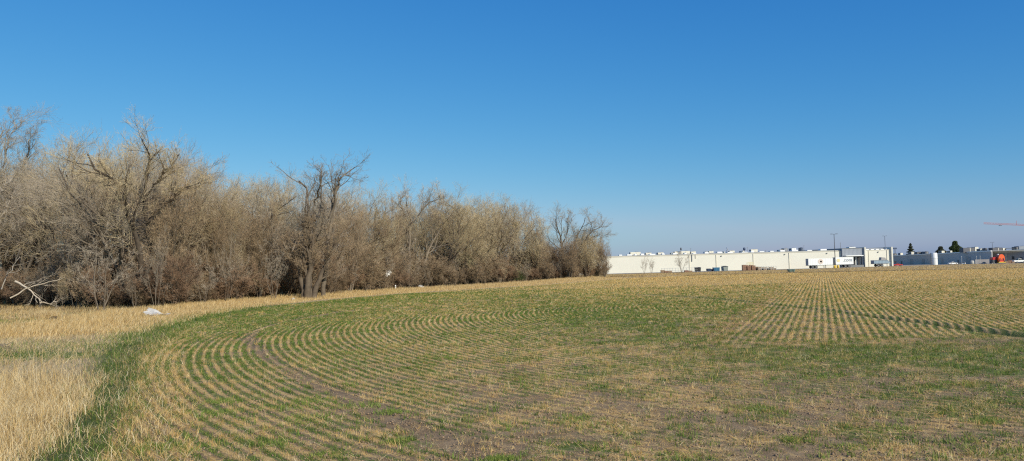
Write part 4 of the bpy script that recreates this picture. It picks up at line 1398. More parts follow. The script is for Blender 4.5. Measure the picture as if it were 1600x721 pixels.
# dock block
dY = -1.0
x0, x1, _, zt = xz(1316, 1349.5, 388.5, 400, WY + dY)
wbox('dock_wall', x0, x1, dY, 60, GZ + 4.75, zt, M['grey'])
wbox('dock_cap', x0 - 0.1, x1, dY - 0.1, 60.1, zt, zt + 0.15, M['galv'])
wbox('dock_side_pier', x0, x0 + 1.3, dY, 60, GZ, GZ + 4.75, M['grey'])
wbox('dock_back', x0 + 1.3, x1, dY + 1.2, 60, GZ, GZ + 4.75, M['dark'])
wbox('dock_pier', x1 - 0.7, x1 - 0.003, dY + 0.003, dY + 1.19, GZ, GZ + 4.75, M['grey'])
wbox('dock_platform', x0 + 1.3, x1, dY - 0.4, dY + 1.19, GZ, GZ + 1.5, M['galv'])
ax0, ax1, az0, az1 = xz(1322, 1349, 399.2, 400.6, WY + dY - 2)
MB().extr([(ax0 - xl, az0 - GZ), (ax1 - xl, az0 - GZ), (ax1 - xl, az1 - GZ), (ax0 - xl, az1 - GZ)], dY - 2.2, dY - 0.003).build('awning', M['white'], ware)
for px in (1339.5, 1346.5):
    xx = PX(px, 405, WY + dY).x
    dd = wbox('dock_door', xx - 0.75, xx + 0.75, dY + 1.10, dY + 1.197, GZ + 1.5, GZ + 4.5, M['white'])
for px in (1336, 1343):
    xx = PX(px, 405, WY + dY).x
    wbox('dock_bumper', xx - 0.35, xx + 0.35, dY + 0.5, dY + 1.19, GZ + 1.5, GZ + 4.6, M['black'])
# end block right of the dock
x2, x3, _, z2 = xz(1351.5, 1391.5, 391.3, 400, WY + dY)
wbox('end_wall', x2, x3, dY, 70, GZ, z2, M['cream'])
wbox('end_cap', x2, x3, dY - 0.1, 70, z2, z2 + 0.18, M['cream_trim'])
wbox('roof_screen', x2 + 0.4, x3 - 0.2, 4, 20, z2 + 0.18, z2 + 1.0, M['grey'])
_, _, _, z4 = xz(1350, 1352, 386.5, 400, WY + dY)
wbox('fin_wall', x1 + 0.003, x2 - 0.003, dY - 0.8, 40, GZ, z4, M['cream'])
_, _, _, z5 = xz(1391.5, 1393.6, 386, 400, WY + dY)
wbox('fin_wall', x3 + 0.003, x3 + 0.5, dY - 0.8, 70, GZ, z5, M['cream'])
for px in (1357.5, 1386):
    xx = PX(px, 405, WY + dY).x
    wbox('downspout', xx - 0.08, xx + 0.08, dY - 0.17, dY - 0.003, GZ, z2 - 0.05, M['cream_trim'])
xx = PX(1372, 395, WY + dY).x
wbox('wall_light', xx - 0.2, xx + 0.2, dY - 0.35, dY - 0.003, z2 - 0.8, z2 - 0.5, M['galv'])
for k in range(5):
    xx = x2 + 0.8 + k * 1.9
    MB().cbox(xx - xl, xx + 1.3 - xl, dY + 1, dY + 3, z2 + 0.18 - GZ, z2 + 0.5 - GZ, 0.12).build('skylight', M['white'], ware)

# rooftop units
rzf = ztop + 0.5
ORDU = 0


def rooftop(px0, px1, pyt, mat, label, depth=3.0, Y=WY + 6, name='rooftop_unit', base=None, grp='rooftop units on the factory roofs'):
    x0, x1, _, zt = xz(px0, px1, pyt, pyt + 5, Y)
    bz = rzf if base is None else base
    w, h_ = x1 - x0, max(0.5, zt - bz)
    e = empty(name, ((x0 + x1) / 2, Y, bz), 0, label, 'rooftop unit', grp)
    MB().cbox(-w / 2, w / 2, 0, depth, 0.15, h_, 0.05).build('housing', mat, e)
    MB().box(-w / 2 + 0.1, w / 2 - 0.1, 0.1, depth - 0.1, -0.02, 0.149).build('curb', M['galv'], e)
    MB().box(-w / 2 - 0.025, -w / 2 - 0.003, 0.3, depth - 0.3, 0.35, h_ - 0.15).build('grille', M['unit_dark'], e)
    MB().box(w / 2 - 0.42 * w, w / 2 - 0.36 * w, -0.03, -0.003, 0.25, h_ - 0.15).build('access_panel', M['cream_trim'], e)
    MB().lathe([(min(w, depth) * 0.28, 0), (min(w, depth) * 0.28, 0.12)], 14, 'z', (w * 0.18, depth / 2, h_)).build('fan', M['unit_dark'], e)
    return e


RU = [(985, 1001, 394.2, 'largest cream rooftop unit on the warehouse, nearest the wood'),
      (1009, 1018, 395.2, 'second cream rooftop unit from the wood on the warehouse'),
      (1028, 1037, 394.8, 'third cream rooftop unit from the wood on the warehouse'),
      (1049, 1053, 395.2, 'narrow cream rooftop unit left of the dark exhaust stack'),
      (1054, 1061.5, 393.3, 'square cream rooftop unit touching the left of the dark exhaust stack'),
      (1063, 1078, 392.6, 'wide yellowish rooftop unit right of the dark exhaust stack'),
      (1080, 1087.5, 393.3, 'cream rooftop unit beside the thin roof mast'),
      (1102, 1106, 393.6, 'narrow left one of a close pair of rooftop units'),
      (1108, 1115, 392.6, 'wider right one of a close pair of rooftop units'),
      (1127, 1132.5, 393.6, 'small cream rooftop unit left of the roof dish'),
      (1140, 1148, 392.0, 'cream rooftop unit right of the roof dish'),
      (1157.5, 1164, 392.4, 'small cream rooftop unit under the dark round tank'),
      (1173.5, 1184, 390.0, 'tall cream rooftop unit right of the dark round tank'),
      (1218, 1224, 390.6, 'cream rooftop unit left of the grey cabinet'),
      (1237, 1244, 388.0, 'whitest rooftop unit right of the grey cabinet')]
for a, b_, t_, lab in RU:
    rooftop(a, b_, t_, M['unit'] if 'whitest' not in lab else M['white'], lab, rd2.uniform(2.2, 3.4))
rooftop(1224.8, 1232, 388.2, M['grey'], 'grey roof cabinet between two pale rooftop units', 3.0)
rooftop(1251, 1255, 387.2, M['navy'], 'dark blue-grey rooftop unit nearest the loading dock', 2.5)
rooftop(1327, 1337, 386.3, M['white'], 'pale rooftop unit on top of the grey loading dock', 3.0, WY + 6, base=zt + 0.15)


def mast(px, pyt, Y, bz, label, r=0.06, name='roof_mast', bulb=None, bulb_mat=None):
    p = PX(px, pyt, Y)
    e = empty(name, (p.x, Y, bz), 0, label, 'mast')
    h_ = p.z - bz
    MB().bar((0, 0, 0), (0, 0, h_), r, r * 0.7, 8).build('pole', M['galv'], e)
    MB().box(-0.25, 0.25, -0.25, 0.25, -0.02, 0.05).build('base_plate', M['galv'], e)
    if bulb:
        MB().lathe(bulb, 14, 'z', (0, 0, h_)).build('head', bulb_mat, e, True)
    else:
        MB().bar((-0.35, 0, h_ * 0.9), (0.35, 0, h_ * 0.9), 0.03, n=6).build('crossarm', M['galv'], e)
    return e


mast(1064, 391, WY + 5, rzf, 'dark capped exhaust stack between cream rooftop units', 0.12, 'exhaust_stack', [(0.15, -0.1), (0.28, 0), (0.28, 0.75), (0.1, 0.95)], M['dark'])
mast(1163, 391.5, WY + 5, rzf, 'dark round tank on a roof post above a small unit', 0.12, 'roof_tank', [(0.1, -0.05), (0.42, 0.1), (0.46, 0.55), (0.42, 1.0), (0.1, 1.1)], M['navy'])
mast(1079, 388, WY + 4, rzf, 'thin roof mast beside the yellowish rooftop unit')
mast(1167.5, 386.5, WY + 4, rzf, 'thin roof mast right of the dark round tank')
mast(1196, 391.5, WY + 4, rzf, 'short thin vent mast midway along the warehouse roof')
mast(1256, 383.5, WY + 4, rzf, 'thin roof mast beside the dark blue-grey unit')
mast(1313, 379, WY + 30, rzf, 'slender roof mast just behind the loading dock roof', 0.1)
# dish
p = PX(1135, 392, WY + 4)
e = empty('satellite_dish', (p.x, WY + 4, rzf), 0, 'white satellite dish tipped upright on the warehouse roof', 'satellite dish')
MB().bar((0, 0, -0.02), (0, 0, 1.1), 0.07).build('mount', M['galv'], e)
d_ = MB().lathe([(0.02, 0.0), (0.35, 0.05), (0.65, 0.17), (0.85, 0.33), (0.86, 0.36), (0.64, 0.21), (0.33, 0.09), (0.02, 0.04)], 20).build('reflector', M['white'], e, True, (0.1, 0, 1.45))
d_.rotation_euler = (0.2, 1.15, 0)
MB().bar((0.15, 0, 1.45), (0.7, -0.1, 1.85), 0.03).build('feed_arm', M['galv'], e)


# yard: paved apron
xa, xb = 30, 300
ya = np.array([262.0, 298.0]); 
mb = MB()
for i in range(30):
    u0, u1 = xa + (xb - xa) * i / 30, xa + (xb - xa) * (i + 1) / 30
    for j in range(6):
        v0, v1 = 258 + 42 * j / 6, 258 + 42 * (j + 1) / 6
        if u0 > 145:
            v1 = v1 + (v1 - 258) * 2; v0 = v0 + (v0 - 258) * 2
        mb.add([(a_, b_, float(terrain(a_, b_)) + 0.05) for a_, b_ in ((u0, v0), (u1, v0), (u1, v1), (u0, v1))], [(0, 1, 2, 3)])
tag(mb.build('pavement', paint('yard_concrete', (0.30, 0.28, 0.25), 0.9, 0.15, 0.3)), kind='structure')


# containers and dumpsters
def dumpster(px0, px1, pyt, Y, mat, label, lid=True, name='dumpster', depth=2.0, group=None):
    x0, x1, _, zt = xz(px0, px1, pyt, pyt + 5, Y)
    c = gp((px0 + px1) / 2, Y)
    w = x1 - x0; h_ = zt - c.z
    e = empty(name, (c.x, c.y, c.z + 0.05), 0, label, name.replace('_', ' '), group)
    MB().extr([(-w / 2 + 0.12, 0.12), (w / 2 - 0.12, 0.12), (w / 2, h_ * 0.9), (-w / 2, h_ * 0.9)], 0, depth).build('bin_body', mat, e)
    rb = MB()
    for k in range(4):
        xk = -w / 2 + 0.25 + k * (w - 0.5) / 3
        rb.box(xk - 0.05, xk + 0.05, -0.08, -0.003, 0.2, h_ * 0.85)
    rb.build('side_rib', mat, e)
    if lid:
        MB().add([(-w / 2 - .05, -0.1, h_ * .9 + .003), (w / 2 + .05, -0.1, h_ * .9 + .003), (w / 2 + .05, depth, h_ + .003), (-w / 2 - .05, depth, h_ + .003), (-w / 2 - .05, -0.1, h_ * .9 + .06), (w / 2 + .05, -0.1, h_ * .9 + .06), (w / 2 + .05, depth, h_ + .06), (-w / 2 - .05, depth, h_ + .06)],
                 [(3, 2, 1, 0), (4, 5, 6, 7), (0, 1, 5, 4), (1, 2, 6, 5), (2, 3, 7, 6), (3, 0, 4, 7)]).build('lid', M['black'], e)
    for sx in (-1, 1):
        MB().lathe([(0.12, -0.04), (0.12, 0.04)], 10, 'x', (sx * (w / 2 - 0.3), 0.25, 0.12)).build('wheel', M['black'], e)
    return e


dumpster(1087, 1095.5, 418.3, 262, M['black'], 'black dumpster, leftmost of the bins before the warehouse', True)
dumpster(1105.5, 1111.5, 420.5, 262, M['navy'], 'low navy dumpster between the black and the teal bins', True)
dumpster(1111.7, 1115.2, 421.3, 264, M['navy'], 'narrow navy dumpster touching the teal bin', True)
dumpster(1115.5, 1125, 417.8, 262, M['blue'], 'tall teal-blue dumpster before the warehouse', False)
dumpster(1130.5, 1138, 416.3, 262, M['grey_box'], 'grey box-shaped compactor right of the teal bin', True, 'compactor', 3.0)
dumpster(1232.5, 1243, 420.9, 141, M['green_box'], 'green-grey utility cabinet alone at the far field edge', False, 'utility_cabinet', 0.9)


def pallets(px, Y, n, label, mat=None, w=1.2, name='pallet_stack', top=None):
    c = gp(px, Y)
    e = empty(name, (c.x, c.y, c.z + 0.06), 0, label, 'pallet stack', 'stacks of pallets before the warehouse')
    for k in range(n):
        mb = MB()
        z = k * 0.145
        for j in range(3):
            mb.box(-w / 2, w / 2, j * 0.5, j * 0.5 + 0.1, z + 0.022, z + 0.11)
        for j in range(5):
            xk = -w / 2 + j * (w - 0.1) / 4
            mb.box(xk, xk + 0.1, 0, 1.1, z + 0.113, z + 0.135)
            mb.box(xk, xk + 0.1, 0, 1.1, z, z + 0.02)
        mb.build('pallet', mat or M['wood'], e)
    return e


for k, (px, n_) in enumerate(((1163.5, 13), (1167, 12), (1171, 10), (1174.5, 12), (1178, 11), (1182, 8), (1187, 7), (1191, 6), (1196, 6), (1201, 5), (1206, 6), (1210, 4))):
    pallets(px, 262 + (k % 2) * 1.4, n_, ORD[k] + ' stack of weathered wooden pallets from the left, right of the compactor', M['wood_red'] if k < 5 else M['wood'])
for k, (px, n_) in enumerate(((1036, 6), (1041, 4), (1047, 4), (1073, 4), (1079, 3))):
    pallets(px, 255, n_, ORD[k] + ' low pallet stack from the left, near the small round tree', M['wood_red'] if k % 2 else M['wood'])
# yellow steel frame
x0, x1, _, zt_ = xz(1169, 1177, 410.5, 415, 268)
c = gp(1173, 268)
e = empty('steel_rack', (c.x, c.y, c.z + 0.05), 0, 'pale yellow steel rack rising above the pallet stacks', 'rack')
w = x1 - x0; h_ = zt_ - c.z
for sx in (-1, 0, 1):
    for sy in (0, 1.2):
        MB().box(sx * w / 2 - 0.05, sx * w / 2 + 0.05, sy - 0.05, sy + 0.05, 0, h_).build('post', M['yellow_wood'], e)
for kz in (0.6, 0.8, 1.0):
    MB().box(-w / 2 - 0.06, w / 2 + 0.06, -0.09, -0.053, h_ * kz - 0.12, h_ * kz).build('rail', M['yellow_wood'], e)


# rail fence pieces
def rail_fence(px0, px1, Y, h_, label, mat, n=9, name='rail_fence'):
    a = gp(px0, Y); b2 = gp(px1, Y)
    e = empty(name, a, 0, label, 'fence')
    L_ = b2.x - a.x
    for k in range(n):
        xk = L_ * k / (n - 1)
        zz = (b2.z - a.z) * k / (n - 1)
        MB().box(xk - 0.05, xk + 0.05, 0, 0.1, zz - 0.3, zz + h_).build('post', mat, e)
    for kz in (0.45, 0.95):
        MB().extr([(0, h_ * kz - 0.05), (L_, h_ * kz - 0.05 + b2.z - a.z), (L_, h_ * kz + 0.05 + b2.z - a.z), (0, h_ * kz + 0.05)], -0.053, -0.003).build('rail', mat, e)
    return e


rail_fence(1034, 1090, 262, 1.5, 'pale thin rail fence behind the small trees before the warehouse', M['steel_pale'], 14)
rail_fence(1186, 1213, 255, 1.3, 'grey metal rail barrier right of the pallet stacks', M['steel_pale'], 8)


# trailers
def wheels(e, xs, r, yw, n=14, w=0.28):
    for xk in xs:
        for yy in yw:
            t_ = MB().lathe([(r, -w / 2), (r, w / 2)], 16, 'y', (xk, yy, r)).build('tyre', M['black'], e)
            MB().lathe([(r * 0.5, -w / 2 - 0.02), (r * 0.5, w / 2 + 0.02)], 12, 'y', (xk, yy, r)).build('rim', M['galv'], t_)


def trailer(px0, px1, pyt, pyb, Y, mat, label, rz=0.0, wheels_at='left', extra=None, name='semi_trailer'):
    x0, x1, zb, zt = xz(px0, px1, pyt, pyb, Y)
    c = gp((px0 + px1) / 2, Y)
    L_ = (x1 - x0); H_ = zt - c.z; Dk = 1.15
    e = empty(name, (c.x, c.y, c.z + 0.06), rz, label, 'trailer')
    bx_ = MB().box(-L_ / 2, L_ / 2, 0, 2.6, Dk, H_).build('box_body', mat, e)
    MB().box(-L_ / 2 - 0.02, L_ / 2 + 0.02, -0.02, 2.62, Dk - 0.16, Dk - 0.003).build('chassis', M['dark'], e)
    MB().box(-L_ / 2 - 0.02, L_ / 2 + 0.02, -0.03, -0.003, H_ - 0.12, H_ + 0.03).build('top_rail', M['white'] if mat is M['white_ribbed'] else M['galv'], e)
    MB().box(-L_ / 2 - 0.05, -L_ / 2 - 0.003, 0.1, 2.5, Dk + 0.05, H_ - 0.08).build('rear_door', M['grey'], e)
    s_ = -1 if wheels_at == 'left' else 1
    wheels(e, (s_ * (L_ / 2 - 1.6), s_ * (L_ / 2 - 2.85)), 0.5, (0.2, 2.4))
    for yy in (0.5, 2.1):
        MB().box(-s_ * (L_ / 2 - 2.5) - 0.08, -s_ * (L_ / 2 - 2.5) + 0.08, yy - 0.08, yy + 0.08, 0.0, Dk - 0.17).build('landing_leg', M['dark'], e)
    return e, L_, H_, Dk


e, L_, H_, Dk = trailer(1263.5, 1302, 404.3, 416, 285, M['white_ribbed'], 'white semi trailer with a round emblem, left of the two before the dock')
MB().lathe([(0.62, 0), (0.95, 0.0), (0.95, 0.02), (0.62, 0.02)], 28, 'y', (0, 0, 0)).build('emblem', M['emblem'], e, False, (0.0, -0.06, (Dk + H_) / 2 + 0.05)).rotation_euler = (0, 0, 0)
MB().lathe([(0.0, 0), (0.35, 0.0), (0.35, 0.02), (0.0, 0.02)], 20, 'y').build('emblem_dot', M['emblem'], e, False, (0.1, -0.06, (Dk + H_) / 2 + 0.05))
e, L_, H_, Dk = trailer(1306, 1334, 402.3, 414, 285, M['white_ribbed'], 'white semi trailer lettered com, right of the two, backed to the dock', 0.0, 'right')
cu = bpy.data.curves.new('lettering', 'FONT')
cu.body = '.com'; cu.size = 1.7; cu.extrude = 0.015; cu.align_x = 'CENTER'; cu.offset = 0.02
to = bpy.data.objects.new('tmp', cu); COL.objects.link(to)
bpy.context.view_layer.update()
tme = bpy.data.meshes.new_from_object(to.evaluated_get(bpy.context.evaluated_depsgraph_get()))
bpy.data.objects.remove(to)
tme.materials.clear(); tme.materials.append(M['letter'])
lo = link('lettering', tme, e, (1.1, -0.05, Dk + 1.05)); lo.rotation_euler = (R(90), 0, 0)
em = MB().lathe([(0.32, 0), (0.6, 0), (0.6, 0.02), (0.32, 0.02)], 20, 'y').build('logo_ring', M['letter_yellow'], e, False, (-2.2, -0.06, Dk + 1.5))
# hitch nose between trailers
e, L_, H_, Dk = trailer(1366, 1388.5, 407.0, 414, 280, M['trailer_blue'], 'pale blue-grey roll-off container trailer before the end wall', 0.0, 'left', name='container_trailer')
MB().extr([(L_ / 2 + 0.003, Dk), (L_ / 2 + 0.9, Dk), (L_ / 2 + 0.5, H_ * 0.75), (L_ / 2 + 0.003, H_ * 0.9)], 0.3, 2.3).build('hopper', M['trailer_blue'], e)
MB().extr([(L_ / 2 - 2.4, H_ + 0.04), (L_ / 2 - 0.4, H_ + 0.04), (L_ / 2 - 0.9, H_ + 0.85), (L_ / 2 - 2.2, H_ + 1.0)], 0.4, 2.2).build('tarp_frame', M['bluegrey_dark'], e)


# lamp posts
def lamp(px, pyt, Y, label, base_yellow=False, double=True):
    c = gp(px, Y)
    tp = PX(px, pyt, Y)
    # verticals: column of the base, top measured at same column
    h_ = tp.z - c.z
    e = empty('lamp_post', c, 0, label, 'lamp post')
    MB().bar((0, 0, 0.5), (0, 0, h_), 0.14, 0.09, 10).build('pole', M['dark'], e, True)
    MB().lathe([(0.32, -0.3), (0.32, 0.9), (0.26, 1.0)], 16).build('concrete_base', M['yellow'] if base_yellow else M['stone'], e)
    for sx in ((-1, 1) if double else (1,)):
        MB().bar((0, 0, h_ - 0.05), (sx * 0.6, 0, h_ + 0.02), 0.05, n=6).build('arm', M['dark'], e)
        MB().cbox(sx * 0.85 - 0.32, sx * 0.85 + 0.32, -0.17, 0.17, h_ - 0.05, h_ + 0.12, 0.04).build('lamp_head', M['dark'], e)
    return e


lamp(1305.5, 366, 262, 'tall dark twin-headed lamp post with a yellow concrete base by the trailers', True)
lamp(1384.5, 369, 420, 'tall dark lamp post rising behind the warehouse end block')
lamp(1552, 379, 470, 'small far twin-armed lamp post above the right-hand factory roof')
for k, (px, Yd) in enumerate(((1304, 258), (1309.5, 258.5))):
    c = gp(px, Yd)
    o = MB().lathe([(0.35, -0.1), (0.35, 0.85), (0.28, 1.0), (0.0, 1.04)], 14).build('bollard', M['yellow'], None, True, c)
    tag(o, ('left', 'right')[k] + '-hand yellow bollard guarding the tall lamp post', 'bollard')

# blue-grey factory building running away on the right
p_near = gp(1547, 322); p_far = gp(1394, 490)
bz = min(p_near.z, p_far.z) - 0.5


def rib_wall(name, a, b2, za0, za1, zb1, mat, parent, org, thick=0.4):
    """wall from a to b2 (xy) with sloping top; local to org"""
    ax, ay, bx, by = a[0] - org[0], a[1] - org[1], b2[0] - org[0], b2[1] - org[1]
    d = Vector((bx - ax, by - ay, 0)).normalized(); nrm = Vector((-d.y, d.x, 0)) * thick
    z0 = za0 - org[2]
    vs = [(ax, ay, z0), (bx, by, z0), (bx, by, zb1 - org[2]), (ax, ay, za1 - org[2])]
    vs += [(v[0] + nrm.x, v[1] + nrm.y, v[2]) for v in vs]
    return MB().add(vs, [(0, 1, 2, 3), (7, 6, 5, 4), (1, 0, 4, 5), (2, 1, 5, 6), (3, 2, 6, 7), (0, 3, 7, 4)]).build(name, mat, parent)


def long_block(pxa, Ya, pya, pxb, Yb, pyb, label, wallmat, fascia, name='factory_building', fth=0.7, roofdepth=50, doors=()):
    """wall seen from column pxa (far) to pxb (near), tops at rows pya, pyb"""
    A = gp(pxa, Ya); B = gp(pxb, Yb)
    zA = PX(pxa, pya, Ya).z; zB = PX(pxb, pyb, Yb).z
    org = (A.x, A.y, min(A.z, B.z) - 0.5)
    e = empty(name, org, 0, label, 'building')
    d = Vector((B.x - A.x, B.y - A.y, 0)); L_ = d.length; d.normalize()
    nrm = Vector((-d.y, d.x, 0))
    if nrm.x < 0: nrm = -nrm
    rib_wall('wall', (A.x, A.y), (B.x, B.y), org[2], zA - fth, zB - fth, wallmat, e, org)
    o_ = -0.25
    rib_wall('fascia', (A.x + nrm.x * o_, A.y + nrm.y * o_), (B.x + nrm.x * o_, B.y + nrm.y * o_), zA - fth, zA, zB, fascia, e, org, 0.5) if False else None
    f0 = [(A.x, A.y, zA - fth + 0.003), (B.x, B.y, zB - fth + 0.003), (B.x, B.y, zB), (A.x, A.y, zA)]
    vs = [(p_[0] + nrm.x * o_ - org[0], p_[1] + nrm.y * o_ - org[1], p_[2] - org[2]) for p_ in f0] + [(p_[0] + nrm.x * 0.3 - org[0], p_[1] + nrm.y * 0.3 - org[1], p_[2] - org[2]) for p_ in f0]
    MB().add(vs, [(0, 1, 2, 3), (7, 6, 5, 4), (1, 0, 4, 5), (2, 1, 5, 6), (3, 2, 6, 7), (0, 3, 7, 4)]).build('fascia', fascia, e)
    r0 = [(A.x, A.y, zA - 0.1), (B.x, B.y, zB - 0.1), (B.x + nrm.x * roofdepth, B.y + nrm.y * roofdepth, zB - 0.1), (A.x + nrm.x * roofdepth, A.y + nrm.y * roofdepth, zA - 0.1)]
    vs = [(p_[0] + nrm.x * (0.31 if i < 2 else 0) - org[0], p_[1] + nrm.y * (0.31 if i < 2 else 0) - org[1], p_[2] - org[2]) for i, p_ in enumerate(r0)]
    vs += [(v[0], v[1], v[2] - 0.3) for v in vs]
    MB().add(vs, [(0, 1, 2, 3), (7, 6, 5, 4), (1, 0, 4, 5), (2, 1, 5, 6), (3, 2, 6, 7), (0, 3, 7, 4)]).build('roof', M['grey_roof'], e)
    for (t0, t1, z0, z1, mt, nm) in doors:
        pts = []
        for off in (-0.08, -0.004):
            for t_, z_ in ((t0, z0), (t1, z0), (t1, z1), (t0, z1)):
                q_ = A.lerp(B, t_)
                pts.append((q_.x + nrm.x * off - org[0], q_.y + nrm.y * off - org[1], 0.5 + z_ + 0.0))
        MB().add(pts, [(0, 1, 2, 3), (7, 6, 5, 4), (1, 0, 4, 5), (2, 1, 5, 6), (3, 2, 6, 7), (0, 3, 7, 4)]).build(nm, mt, e)
    return e


long_block(1385, 480, 400.0, 1456, 425, 396.3, 'far blue-grey metal factory wing with a thin white roof edge', M['bluegrey'], M['white'],
           fth=0.45, doors=((0.35, 0.38, 0, 2.4, M['dark'], 'door'), (0.55, 0.62, 0, 3.6, M['bluegrey_dark'], 'loading_door'), (0.80, 0.86, 0, 3.4, M['bluegrey_dark'], 'loading_door'), (0.2, 0.24, 1.4, 2.4, M['glass'], 'window')))
long_block(1462, 400, 396.2, 1550, 312, 391.5, 'middle blue-grey ribbed factory building with a thin white roof edge', M['bluegrey'], M['white'],
           fth=0.45, doors=((0.12, 0.17, 0, 3.2, M['bluegrey_dark'], 'loading_door'), (0.45, 0.48, 0, 2.3, M['dark'], 'door'), (0.6, 0.68, 0, 3.8, M['bluegrey_dark'], 'loading_door'), (0.82, 0.85, 1.5, 2.5, M['glass'], 'window')))
long_block(1550, 318, 392.5, 1660, 300, 386.0, 'right-hand blue-grey factory wing with a deep cream roof band', M['bluegrey_dark'], M['cream'],
           fth=1.0, doors=((0.05, 0.12, 0, 3.0, M['dark'], 'loading_door'), (0.30, 0.335, 1.5, 2.7, M['glass'], 'window'), (0.2, 0.23, 0, 4.0, M['bluegrey'], 'panel_strip'), (0.42, 0.45, 0, 2.3, M['dark'], 'door')))
# white silo
c = gp(1460.5, 316)
zt2 = PX(1460, 395.3, 316).z - c.z
e = empty('white_silo', c, 0, 'upright white cylindrical tank between two blue-grey factory wings', 'tank')
MB().lathe([(0.95, -0.2), (1.1, 0.2), (1.14, zt2 * 0.5), (1.1, zt2 - 0.3), (0.85, zt2)], 24).build('shell', M['white'], e, True)
MB().lathe([(1.155, 0), (1.155, 0.1)], 24, 'z', (0, 0, zt2 * 0.5)).build('hoop', M['galv'], e)
MB().box(-1.45, -1.4, -0.3, 0.3, 0, zt2).build('ladder', M['galv'], e)

for a, b_, t_, lab, mt, Yd in ((1505, 1523, 387.4, 'long dark rooftop unit on the right-hand factory', M['unit_dark'], 345), (1523.5, 1529, 386.2, 'pale box unit right of the long dark rooftop unit', M['unit'], 345),
                               (1551, 1566, 387.2, 'long dark rooftop unit under the far lamp post', M['unit_dark'], 330), (1567, 1572, 388.0, 'small pale roof box right of the lamp post', M['unit'], 330),
                               (1588, 1591, 386, 'small dark roof box at the end of a roof duct', M['unit_dark'], 318), (1592, 1606, 384.8, 'tall reddish-grey roof box at the right edge', M['grey'], 322),
                               (1407, 1411, 395.5, 'leftmost small white roof box on the far wing', M['unit'], 470), (1424, 1428, 393.8, 'white roof box below the spruce', M['unit'], 455),
                               (1433, 1441, 393.8, 'low dark roof unit right of the spruce', M['unit_dark'], 450), (1442, 1445, 393.5, 'white roof box between two dark roof units', M['unit'], 448), (1446, 1451, 393.3, 'dark roof unit nearest the white silo', M['unit_dark'], 444),
                               (1471.5, 1476, 392.2, 'white roof box below the low pine', M['unit'], 395), (1485, 1488, 392.0, 'white roof box left of the round evergreen', M['unit'], 380),
                               (1532, 1537, 388.8, 'white domed roof vent on the right-hand factory', M['unit'], 335), (1540, 1543, 388.0, 'dark roof vent on the right-hand factory', M['unit_dark'], 333), (1396, 1402, 396.5, 'low dark roof unit at the far left of the far wing', M['unit_dark'], 478)):
    bzz = PX((a + b_) / 2, float(np.interp((a + b_) / 2, [1385, 1456, 1462, 1550, 1660], [400, 396.3, 396.2, 392.0, 386])) + 1.2, Yd).z
    rooftop(a, b_, t_, mt, lab, 3, Yd, base=bzz)
# duct
x0, x1, z0, z1 = xz(1572, 1588, 387.8, 388.6, 318)
tag(MB().box(x0, x1, 318, 318.5, z0, z1).box(x0, x0 + .3, 318.503, 319, z0 - 1.2, z0).box(x1 - .3, x1, 318.503, 319, z0 - 1.2, z0).build('roof_duct', M['dark']), 'thin dark horizontal duct on the right-hand factory roof', 'duct')

# billboard sign far
c = gp(1399.5, 560)
tz = PX(1399.5, 387.3, 560).z - c.z
e = empty('pole_sign', c, 0, 'far dark rectangular pole sign behind the factory, left of the spruce', 'sign')
MB().bar((0, 0, 0), (0, 0, tz - 1), 0.22, n=8).build('pole', M['dark'], e)
MB().box(-1.3, 1.3, -0.25, 0.25, tz - 1.1, tz).build('sign_panel', M['navy'], e)


# cars
def car(px0, px1, Y, mat, label, kind='suv', rz=0.0, group=None):
    x0, x1, _, _ = xz(px0, px1, 408, 414, Y)
    L_ = min(x1 - x0, 5.2)
    c = gp((px0 + px1) / 2, Y)
    e = empty('parked_car', (c.x, c.y, c.z + 0.06), rz, label, 'car', group)
    s_ = L_ / 4.6
    if kind == 'suv':
        prof = [(-2.3, .35), (2.3, .35), (2.32, .75), (2.25, .98), (1.35, 1.08), (-2.2, 1.05), (-2.3, .8)]
        cab = [(-2.15, 1.053), (1.2, 1.083), (.55, 1.62), (-.2, 1.7), (-1.9, 1.65)]
    elif kind == 'pickup':
        prof = [(-2.6, .45), (2.5, .45), (2.52, .85), (2.4, 1.08), (1.3, 1.15), (-2.6, 1.12)]
        cab = [(-.7, 1.123), (1.2, 1.153), (.6, 1.75), (-.6, 1.78)]
    else:
        prof = [(-2.25, .3), (2.25, .3), (2.28, .65), (2.1, .82), (1.1, .95), (-1.7, .98), (-2.25, .85)]
        cab = [(-1.6, .983), (1.0, .953), (.3, 1.40), (-.9, 1.43)]
    bd = MB().extr([(x_ * s_, z_ * s_) for x_, z_ in prof], 0, 1.8 * s_).build('body', mat, e)
    MB().extr([(x_ * s_, z_ * s_) for x_, z_ in cab], 0.12 * s_, 1.68 * s_).build('cabin_glass', M['glass'], e)
    xc = [c_[0] for c_ in cab]; zc = max(c_[1] for c_ in cab)
    MB().cbox((cab[-1][0] + .02) * s_, (cab[2][0] - .02) * s_, 0.1 * s_, 1.7 * s_, (zc - .02) * s_, (zc + .06) * s_, 0.02).build('roof', mat, e)
    for xm in (-0.55, 0.35):
        MB().box((xm - .05) * s_, (xm + .05) * s_, 0.09 * s_, 0.117 * s_, 1.09 * s_, (zc - .02) * s_).build('pillar', mat, e)
    wheels(e, (-1.4 * s_, 1.45 * s_), 0.34 * s_, (0.1 * s_, 1.7 * s_), w=0.22)
    for yy in (0.25, 1.35):
        MB().box(2.27 * s_, 2.34 * s_, yy * s_, (yy + .22) * s_, .62 * s_, .76 * s_).build('headlight', M['white'], e)
    return e


